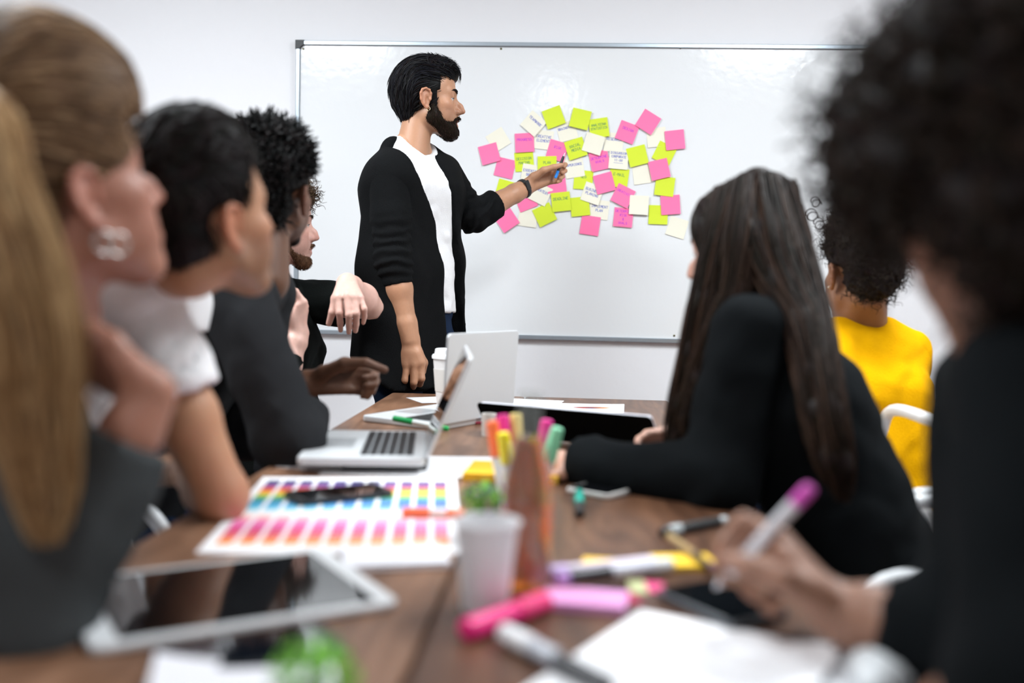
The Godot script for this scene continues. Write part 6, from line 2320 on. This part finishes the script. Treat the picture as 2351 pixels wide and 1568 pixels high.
func build_papers() -> void:
	# the colour chart: two blocks of printed swatches in eleven columns
	var im := Image.create(512, 752, false, Image.FORMAT_RGB8)
	im.fill(Color("f3f2f4"))
	var far := ["2b2a4a", "3d3a86", "7a3a8c", "b8405e", "d9652e", "e9a52c", "f0dc3a", "9cc63c", "3f9f62", "2e8f9e", "2b67b0", "3387c8", "55a8dc", "8cc6ea"]
	var near := ["f2b7b0", "f08db6", "e95fae", "e03a8c", "d62e63", "e0455a", "ee7f4a", "f2932f"]
	for c in 11:
		var x := 22 + c * 43
		for r in far.size():
			var q := Color(far[r]).lerp(Color("f3d9e6"), clampf(c * 0.035 - 0.05, 0.0, 0.4))
			q = q.lerp(Color.from_hsv(fposmod(Color(far[r]).h + (c - 5) * 0.012, 1.0), Color(far[r]).s, Color(far[r]).v), 0.5)
			im.fill_rect(Rect2i(x, 44 + r * 25, 33, 24), q)
		for r in near.size():
			var q := Color(near[r]).lerp(Color("f6dcd6"), clampf(c * 0.04 - 0.05, 0.0, 0.4))
			im.fill_rect(Rect2i(x, 444 + r * 31, 33, 29), q)
	im.generate_mipmaps()
	var m := StandardMaterial3D.new()
	m.albedo_texture = ImageTexture.create_from_image(im)
	m.roughness = 0.6
	single("colour_chart", "big printed colour chart with rows of rainbow swatches", "chart", flat_sheet(0.332, 0.488), m, Vector3(-0.3285, 0.75, -1.453) + Vector3(0.004, 0.0, 0), 0.135)
	single("paper_sheet", "white printed sheet under the nearer laptop", "paper", flat_sheet(0.30, 0.21, func(u: float, v: float) -> float: return 0.002 * u * u), printed(3), Vector3(-0.3209, 0.75, -1.798) + Vector3(0.03, 0.0003, -0.02), 0.06)
	single("paper_sheet", "white sheet sticking out beside the black folio, under the charcoal elbow", "paper", flat_sheet(0.21, 0.15), paint("ececf0", 0.7), Vector3(-0.4316, 0.75, -1.787) + Vector3(0.02, 0.0, -0.03), -0.2)
	single("paper_sheet", "sheet with a pie chart lying at the far end", "paper", flat_sheet(0.297, 0.2, func(u: float, v: float) -> float: return 0.004 * u * u * u), printed(8, true, 0.8), Vector3(0.0057, 0.75, -2.809) + Vector3(0, 0.0004, 0.03), -0.06)
	single("paper_sheet", "sheet of typed lines left of the pie chart sheet", "paper", flat_sheet(0.2, 0.21), printed(9, false, 0.8), Vector3(-0.1473, 0.75, -2.899) + Vector3(0.02, 0.0, 0.04), -0.14)
	single("paper_sheet", "small white sheet behind the far laptop by the coffee cup", "paper", flat_sheet(0.1, 0.14), paint("e6eaf2", 0.7), Vector3(-0.4043, 0.75, -2.855) + Vector3(0, 0, -0.02), 0.5)
	single("paper_sheet", "big white printed sheet at the near right edge", "paper", flat_sheet(0.21, 0.297, func(u: float, v: float) -> float: return 0.006 * maxf(0.0, u - 0.75) * 4.0), printed(14, false, 0.12, true), Vector3(0.107, 0.75, -0.8993) + Vector3(0.0, 0.0006, 0.04), -0.477)
	single("paper_sheet", "second white sheet under the big one, jutting out to the right", "paper", flat_sheet(0.21, 0.297), paint("e8eaee", 0.7), Vector3(0.1376, 0.75, -0.8924) + Vector3(0.02, 0.0, 0.06), -0.36)
	single("paper_sheet", "white curled sheet at the bottom edge, left", "paper", flat_sheet(0.15, 0.2, func(u: float, v: float) -> float: return 0.02 * (1.0 - u) * (1.0 - u) * v), paint("eeeef4", 0.7), Vector3(-0.2448, 0.75, -0.7408) + Vector3(0, 0.0006, 0), 0.3)
	# note pads
	for p in [["white note pad lying beside the white tablet", Vector3(-0.2087, 0.75, -1.195), 0.30, Vector3(0.125, 0.006, 0.092), "efeff5"], ["yellow note pad beside the jar of highlighters", Vector3(-0.0943, 0.75, -1.763), -0.05, Vector3(0.165, 0.012, 0.14), "f2bd22"], ["flat yellow note pad lying behind the lilac marker", Vector3(0.0645, 0.75, -1.198), -0.12, Vector3(0.088, 0.004, 0.05), "f3c547"],
			["yellow note pad under the pencil by the writing hand", Vector3(0.1483, 0.75, -1.225), 0.2, Vector3(0.075, 0.005, 0.06), "f4c62e"], ["lilac pink note pad in front of the lilac marker", Vector3(0.0235, 0.75, -1.056), -0.12, Vector3(0.088, 0.007, 0.062), "eaa6de"]]:
		var o := thing("note_pad", p[0], "note pad", p[1], p[2], "pads of paper on the table")
		var g := Geo.new()
		var sz: Vector3 = p[3]
		g.slab(round_rect(sz.x, sz.z, 0.001, 2), 0.0005, sz.y, 0.0006)
		part(o, "pages", g, paint(p[4], 0.7))
		var top := Geo.new()
		top.sheet(5, 5, func(u: float, v: float) -> Vector3: return Vector3((u - 0.5) * sz.x, sz.y + 0.0006 + 0.006 * v * v * v * v, (v - 0.5) * sz.z) if false else Vector3((u - 0.5) * sz.x, sz.y + 0.0004 + 0.0016 * pow(1.0 - v, 4.0), (0.5 - v) * sz.z), 0.0002)
		part(o, "top_sheet", top, paint(p[4], 0.7))
	for p in [["dark pink index flag at the corner of the lilac pad", Vector3(0.0727, 0.75, -1.078), 0.5, Vector2(0.018, 0.03), "b3164f"], ["pink index flag beside the black phone", Vector3(0.1012, 0.75, -1.119), -0.15, Vector2(0.022, 0.026), "d8407a"], ["pale green index flag between the pink ones", Vector3(0.0833, 0.75, -1.117), 0.1, Vector2(0.02, 0.034), "b9bf8c"]]:
		single("index_flag", p[0], "sticky flag", flat_sheet(p[3].x, p[3].y, func(u: float, v: float) -> float: return 0.004 * v * v, 4), paint(p[4], 0.6), p[1], p[2])
	# a crumpled sheet at the right edge
	var cr := Sdf.new()
	cr.egg(Vector3(0, 0.012, 0), Vector3(0.036, 0.018, 0.03), 0.01)
	cr.egg(Vector3(0.03, 0.01, 0.012), Vector3(0.024, 0.016, 0.02), 0.01)
	cr.egg(Vector3(-0.02, 0.009, 0.02), Vector3(0.022, 0.013, 0.02), 0.01)
	cr.cut = func(p: Vector3, d: float) -> float: return maxf(d, 0.001 - p.y)
	var cg := Geo.new()
	skin(cg, cr, Vector3(-0.08, -0.01, -0.06), Vector3(0.1, 0.07, 0.08), 0.006, Transform3D(), none, func(p: Vector3, _n: Vector3) -> float: return 0.008 * absf(noise.get_noise_3dv(p * 45.0)) - 0.003 if p.y > 0.004 else 0.0)
	single("crumpled_paper", "crumpled white paper at the near right corner of the table", "paper", cg, paint("e4e8ea", 0.6), Vector3(0.2835, 0.75, -0.8774), 0.3)


func build_cups() -> void:
	# thin plastic cup in front
	var c := thing("plastic_cup", "white plastic cup beside the beer bottle", "cup", Vector3(-0.0819, 0.75, -1.02))
	var g := Geo.new()
	g.lathe([Vector2(0.0, 0.003), Vector2(0.0225, 0.0015), Vector2(0.0242, 0.002), Vector2(0.0285, 0.05), Vector2(0.0332, 0.09), Vector2(0.0352, 0.0925), Vector2(0.0358, 0.0945), Vector2(0.0345, 0.0955), Vector2(0.0325, 0.0925), Vector2(0.0276, 0.05), Vector2(0.0232, 0.004), Vector2(0.0, 0.004)], Transform3D(), 48, 0.3)
	var pm := StandardMaterial3D.new()
	pm.albedo_color = Color("f0f0f2")
	pm.roughness = 0.35
	pm.backlight_enabled = true
	pm.backlight = Color(0.6, 0.6, 0.6)
	part(c, "wall", g, pm)
	var rim := Geo.new()
	var rp := []
	for i in 41:
		rp.append(Vector3(cos(TAU * i / 40.0) * 0.0352, 0.0945, sin(TAU * i / 40.0) * 0.0352))
	rim.tube(rp, fill(41, 0.0012), 8, false)
	part(c, "rim", rim, pm)
	# beer bottle of clear glass
	var b := thing("beer_bottle", "clear glass bottle of amber beer in the middle of the table", "bottle", Vector3(-0.0425, 0.75, -1.094))
	var glass := StandardMaterial3D.new()
	glass.transparency = BaseMaterial3D.TRANSPARENCY_ALPHA
	glass.albedo_color = Color(0.75, 0.8, 0.78, 0.12)
	glass.roughness = 0.03
	var bg := Geo.new()
	bg.lathe([Vector2(0.0, 0.004), Vector2(0.02, 0.002), Vector2(0.0255, 0.003), Vector2(0.0278, 0.008), Vector2(0.028, 0.11), Vector2(0.027, 0.125), Vector2(0.0225, 0.145), Vector2(0.0165, 0.166), Vector2(0.0135, 0.185), Vector2(0.0125, 0.205), Vector2(0.0125, 0.212), Vector2(0.0142, 0.213), Vector2(0.0142, 0.221), Vector2(0.0128, 0.2225), Vector2(0.0105, 0.2225), Vector2(0.0102, 0.212)], Transform3D(), 48, 0.4)
	part(b, "glass", bg, glass)
	var lq := StandardMaterial3D.new()
	lq.transparency = BaseMaterial3D.TRANSPARENCY_ALPHA
	lq.refraction_enabled = true
	lq.refraction_scale = 0.033
	lq.albedo_color = Color(0.84, 0.47, 0.04, 0.03)
	lq.roughness = 0.03
	var lg := Geo.new()
	lg.lathe([Vector2(0.0, 0.008), Vector2(0.0245, 0.007), Vector2(0.0266, 0.012), Vector2(0.0268, 0.11), Vector2(0.0258, 0.124), Vector2(0.0213, 0.144), Vector2(0.0153, 0.166), Vector2(0.0145, 0.172), Vector2(0.0, 0.172)], Transform3D(), 48, 0.4)
	part(b, "beer", lg, lq, "amber beer")
	# jar of highlighters
	var jp := Vector3(-0.0702, 0.75, -1.589)
	var j := thing("pen_jar", "clear plastic jar full of highlighters behind the bottle", "jar", jp)
	var jg := Geo.new()
	jg.lathe([Vector2(0.0, 0.002), Vector2(0.036, 0.001), Vector2(0.038, 0.003), Vector2(0.0445, 0.09), Vector2(0.0455, 0.092), Vector2(0.0455, 0.094), Vector2(0.044, 0.094), Vector2(0.0428, 0.09), Vector2(0.0366, 0.005), Vector2(0.0, 0.004)], Transform3D(), 40, 0.4)
	var clear: StandardMaterial3D = glass.duplicate()
	clear.albedo_color = Color(0.93, 0.93, 0.95, 0.1)
	part(j, "wall", jg, clear)
	var hl := [["orange highlighter leaning left in the jar", Vector3(-0.030, 0, 0.008), Vector3(-0.052, 0.122, 0.006), "ff7a45"], ["yellow highlighter leaning on the left front rim of the jar", Vector3(-0.014, 0, 0.018), Vector3(-0.032, 0.108, 0.034), "f2e21c"], ["magenta highlighter behind the orange one in the jar", Vector3(-0.02, 0, -0.01), Vector3(-0.038, 0.128, -0.03), "ee3c9a"],
		["pale yellow highlighter standing in the back of the jar", Vector3(-0.008, 0, -0.02), Vector3(-0.016, 0.130, -0.036), "eedd8a"], ["hot pink highlighter on the right in the jar", Vector3(0.018, 0, 0.0), Vector3(0.037, 0.126, 0.002), "f5329c"], ["mint green highlighter leaning right in the jar", Vector3(0.026, 0, 0.014), Vector3(0.054, 0.117, 0.022), "8fe0b4"], ["teal highlighter behind the mint green one in the jar", Vector3(0.024, 0, -0.012), Vector3(0.045, 0.108, -0.006), "129aa4"]]
	for h in hl:
		var a: Vector3 = jp + h[1] + Vector3(0, 0.006, 0)
		var e: Vector3 = jp + h[2]
		marker("highlighter", h[0], a, e, [["body", 0.0, 0.52, 0.0068, 0.0078, "e9ece8"], ["cap", 0.5, 1.0, 0.0088, 0.0076, h[3]]], 1.35, "highlighters in the jar")
	# small white tumbler
	var s := thing("tumbler", "small white tumbler standing behind the jar of highlighters", "cup", Vector3(-0.1771, 0.75, -2.212))
	var sg := Geo.new()
	sg.lathe([Vector2(0.0, 0.0), Vector2(0.0145, 0.0), Vector2(0.0155, 0.002), Vector2(0.0172, 0.05), Vector2(0.0165, 0.052), Vector2(0.015, 0.051), Vector2(0.0135, 0.006), Vector2(0.0, 0.005)], Transform3D(), 30, 0.4)
	part(s, "wall", sg, paint("e2ded8", 0.5))
	# stapler, red and steel
	var st := thing("stapler", "tiny red and steel stapler beside the white tumbler", "stapler", Vector3(-0.2268, 0.75, -2.4), 0.15)
	var s1 := Geo.new()
	s1.box(Transform3D(Basis(), Vector3(0, 0.004, 0)), Vector3(0.05, 0.006, 0.014), 0.002)
	part(st, "base", s1, paint("8d1733", 0.4))
	var s2 := Geo.new()
	s2.box(Transform3D(Basis(Vector3.BACK, 0.12), Vector3(0.001, 0.014, 0)), Vector3(0.05, 0.006, 0.011), 0.002)
	part(st, "arm", s2, paint("b9bec2", 0.25, 0.9), "steel arm")
	# coffee to go
	var k := thing("coffee_cup", "white paper coffee cup with lid at the far end", "cup", Vector3(-0.3372, 0.75, -2.745))
	var k1 := Geo.new()
	k1.lathe([Vector2(0.0, 0.004), Vector2(0.028, 0.0), Vector2(0.03, 0.001), Vector2(0.042, 0.138), Vector2(0.0, 0.138)], Transform3D(), 40, 0.5)
	part(k, "cup", k1, paint("eceae8", 0.55))
	var k2 := Geo.new()
	k2.lathe([Vector2(0.0337, 0.042), Vector2(0.0347, 0.042), Vector2(0.0403, 0.104), Vector2(0.0393, 0.104)], Transform3D(), 40, 0.5)
	part(k, "sleeve", k2, paint("dedad4", 0.75), "pale paper sleeve")
	var k3 := Geo.new()
	k3.lathe([Vector2(0.0425, 0.132), Vector2(0.0452, 0.133), Vector2(0.0455, 0.14), Vector2(0.043, 0.144), Vector2(0.0385, 0.145), Vector2(0.0365, 0.158), Vector2(0.034, 0.16), Vector2(0.031, 0.157), Vector2(0.0, 0.156)], Transform3D(), 40, 0.75)
	part(k, "lid", k3, paint("f3f3f3", 0.4))
	# two small bushy plants
	for p in [["small green and purple bushy plant between colour chart and bottle", Vector3(-0.1117, 0.75, -1.315), 0.029, true], ["green bushy plant at the bottom edge of the picture", Vector3(-0.1754, 0.75, -0.6871), 0.034, false]]:
		var o := thing("potted_plant", p[0], "plant", p[1], 0.0, "small bushy plants")
		var pg := Geo.new()
		pg.lathe([Vector2(0.0, 0.0), Vector2(0.018, 0.0), Vector2(0.019, 0.002), Vector2(0.023, 0.03), Vector2(0.0245, 0.032), Vector2(0.0225, 0.033), Vector2(0.021, 0.028), Vector2(0.0, 0.028)], Transform3D(), 28, 0.4)
		part(o, "pot", pg, paint("ececec", 0.5))
		var f := Geo.new()
		var rng := RandomNumberGenerator.new()
		rng.seed = 12
		var R: float = p[2]
		var mid := Vector3(0, 0.03 + R * 0.72, 0)
		for i in 420:
			var d := Vector3(rng.randfn(), rng.randfn() + 0.35, rng.randfn()).normalized()
			var q := mid + d * R * rng.randf_range(0.6, 1.0)
			var purple: bool = p[3] and noise.get_noise_3dv(d * 2.2 + Vector3(4, 0, 0)) > 0.18
			f.col = (Color(0.09, 0.085, 0.2) if purple else Color(0.2, 0.55, 0.04)) * rng.randf_range(0.6, 1.4)
			var x := d.cross(Vector3(rng.randfn(), rng.randfn(), rng.randfn())).normalized()
			var n := (d + x * rng.randf_range(-0.6, 0.6)).normalized()
			x = (x - n * x.dot(n)).normalized()
			var y := n.cross(x)
			var l := rng.randf_range(0.005, 0.009)
			f.face([q, q + x * l * 0.35 + y * l * 0.5 + n * 0.001, q + y * l, q - x * l * 0.35 + y * l * 0.5 + n * 0.001], n)
		var leaves := part(o, "foliage", f, tinted("leaf", 0.5))
		leaves.set_meta("kind", "stuff")
		var stem := Geo.new()
		stem.tube([Vector3(0, 0.026, 0), mid], [0.006, 0.004], 8)
		part(o, "stem", stem, paint("3d5a25", 0.7))


func build_pens() -> void:
	var up := Vector3(0, 0.011, 0)
	marker("highlighter", "hot pink highlighter lying in front of the plastic cup", Vector3(-0.0924, 0.75, -0.9264) + up, Vector3(-0.0188, 0.75, -1.028) + up, [["body", 0.0, 0.62, 0.0125, 0.0112, "ff2d8c"], ["cap", 0.6, 1.0, 0.0132, 0.0122, "ff3f86"]], 0.85)
	marker("highlighter", "orange highlighter lying across the colour chart", Vector3(-0.2376, 0.75, -1.417) + Vector3(0, 0.008, 0), Vector3(-0.1468, 0.75, -1.423) + Vector3(0, 0.008, 0), [["cap", 0.0, 0.45, 0.0068, 0.0075, "ff7f50"], ["body", 0.44, 0.72, 0.0062, 0.0062, "f6e6dc"], ["end_cap", 0.71, 1.0, 0.0068, 0.006, "ff8a5e"]])
	marker("marker", "white and black marker at the bottom edge of the picture", Vector3(-0.0563, 0.75, -0.9262) + up, Vector3(0.0402, 0.75, -0.809) + up, [["cap", 0.0, 0.3, 0.0098, 0.0102, "e6e6e8"], ["label", 0.29, 0.55, 0.0092, 0.0092, "b9bdc6"], ["grip", 0.54, 1.0, 0.0086, 0.0078, "26272b"]])
	marker("marker", "marker with lilac end and black grip lying on the lilac pad", Vector3(-0.0093, 0.75, -1.089) + Vector3(0, 0.016, 0), Vector3(0.1269, 0.75, -1.181) + Vector3(0, 0.012, 0), [["end_cap", 0.0, 0.11, 0.0058, 0.0066, "b48ad0"], ["grip", 0.1, 0.46, 0.0082, 0.0084, "2a272e"], ["label", 0.45, 0.84, 0.0078, 0.0078, "cfd2dd"], ["cap", 0.83, 1.0, 0.0088, 0.0082, "e4e6e6"]])
	marker("marker", "pale lilac marker lying behind the black gripped one", Vector3(-0.0246, 0.75, -1.132) + Vector3(0, 0.009, 0), Vector3(0.1072, 0.75, -1.193) + Vector3(0, 0.012, 0), [["cap", 0.0, 0.22, 0.0078, 0.0082, "c9b2e0"], ["body", 0.21, 1.0, 0.0072, 0.0068, "dccfe0"]])
	marker("marker", "green marker lying on the edge of the far laptop", Vector3(-0.4055, 0.768, -2.275) + Vector3(0, 0.008, 0), Vector3(-0.2725, 0.75, -2.252) + Vector3(0, 0.008, 0), [["cap", 0.0, 0.36, 0.0068, 0.0072, "0f9a50"], ["body", 0.35, 0.86, 0.0066, 0.0066, "dfe5e2"], ["end_cap", 0.85, 1.0, 0.0066, 0.006, "15a050"]])
	marker("marker", "short teal and black marker on the bare brown tabletop", Vector3(0.0205, 0.75, -1.446) + Vector3(0, 0.008, 0), Vector3(0.0203, 0.75, -1.597) + Vector3(0, 0.008, 0), [["grip", 0.0, 0.42, 0.0068, 0.0072, "17191b"], ["cap", 0.4, 1.0, 0.0078, 0.0072, "16a894"]])
	marker("pen", "black pen with silver ends lying before the writing hand", Vector3(0.1306, 0.75, -1.351) + Vector3(0, 0.008, 0), Vector3(0.233, 0.75, -1.444) + Vector3(0, 0.008, 0), [["end_cap", 0.0, 0.12, 0.0072, 0.0075, "1c1d1f"], ["clip", 0.1, 0.28, 0.0078, 0.0078, "aeb6b8"], ["barrel", 0.27, 0.88, 0.0072, 0.0068, "1d1f20"], ["tip", 0.87, 1.0, 0.006, 0.0055, "b4babc"]])
	marker("pencil", "brown and black pencil pointing to the writing hand", Vector3(0.137, 0.75, -1.32) + Vector3(0, 0.012, 0), Vector3(0.1776, 0.75, -1.175) + Vector3(0, 0.009, 0), [["barrel", 0.0, 0.6, 0.0052, 0.0052, "a98f62"], ["grip", 0.59, 0.92, 0.005, 0.0046, "3a3430"], ["tip", 0.91, 1.0, 0.004, 0.0015, "5d2560"]])
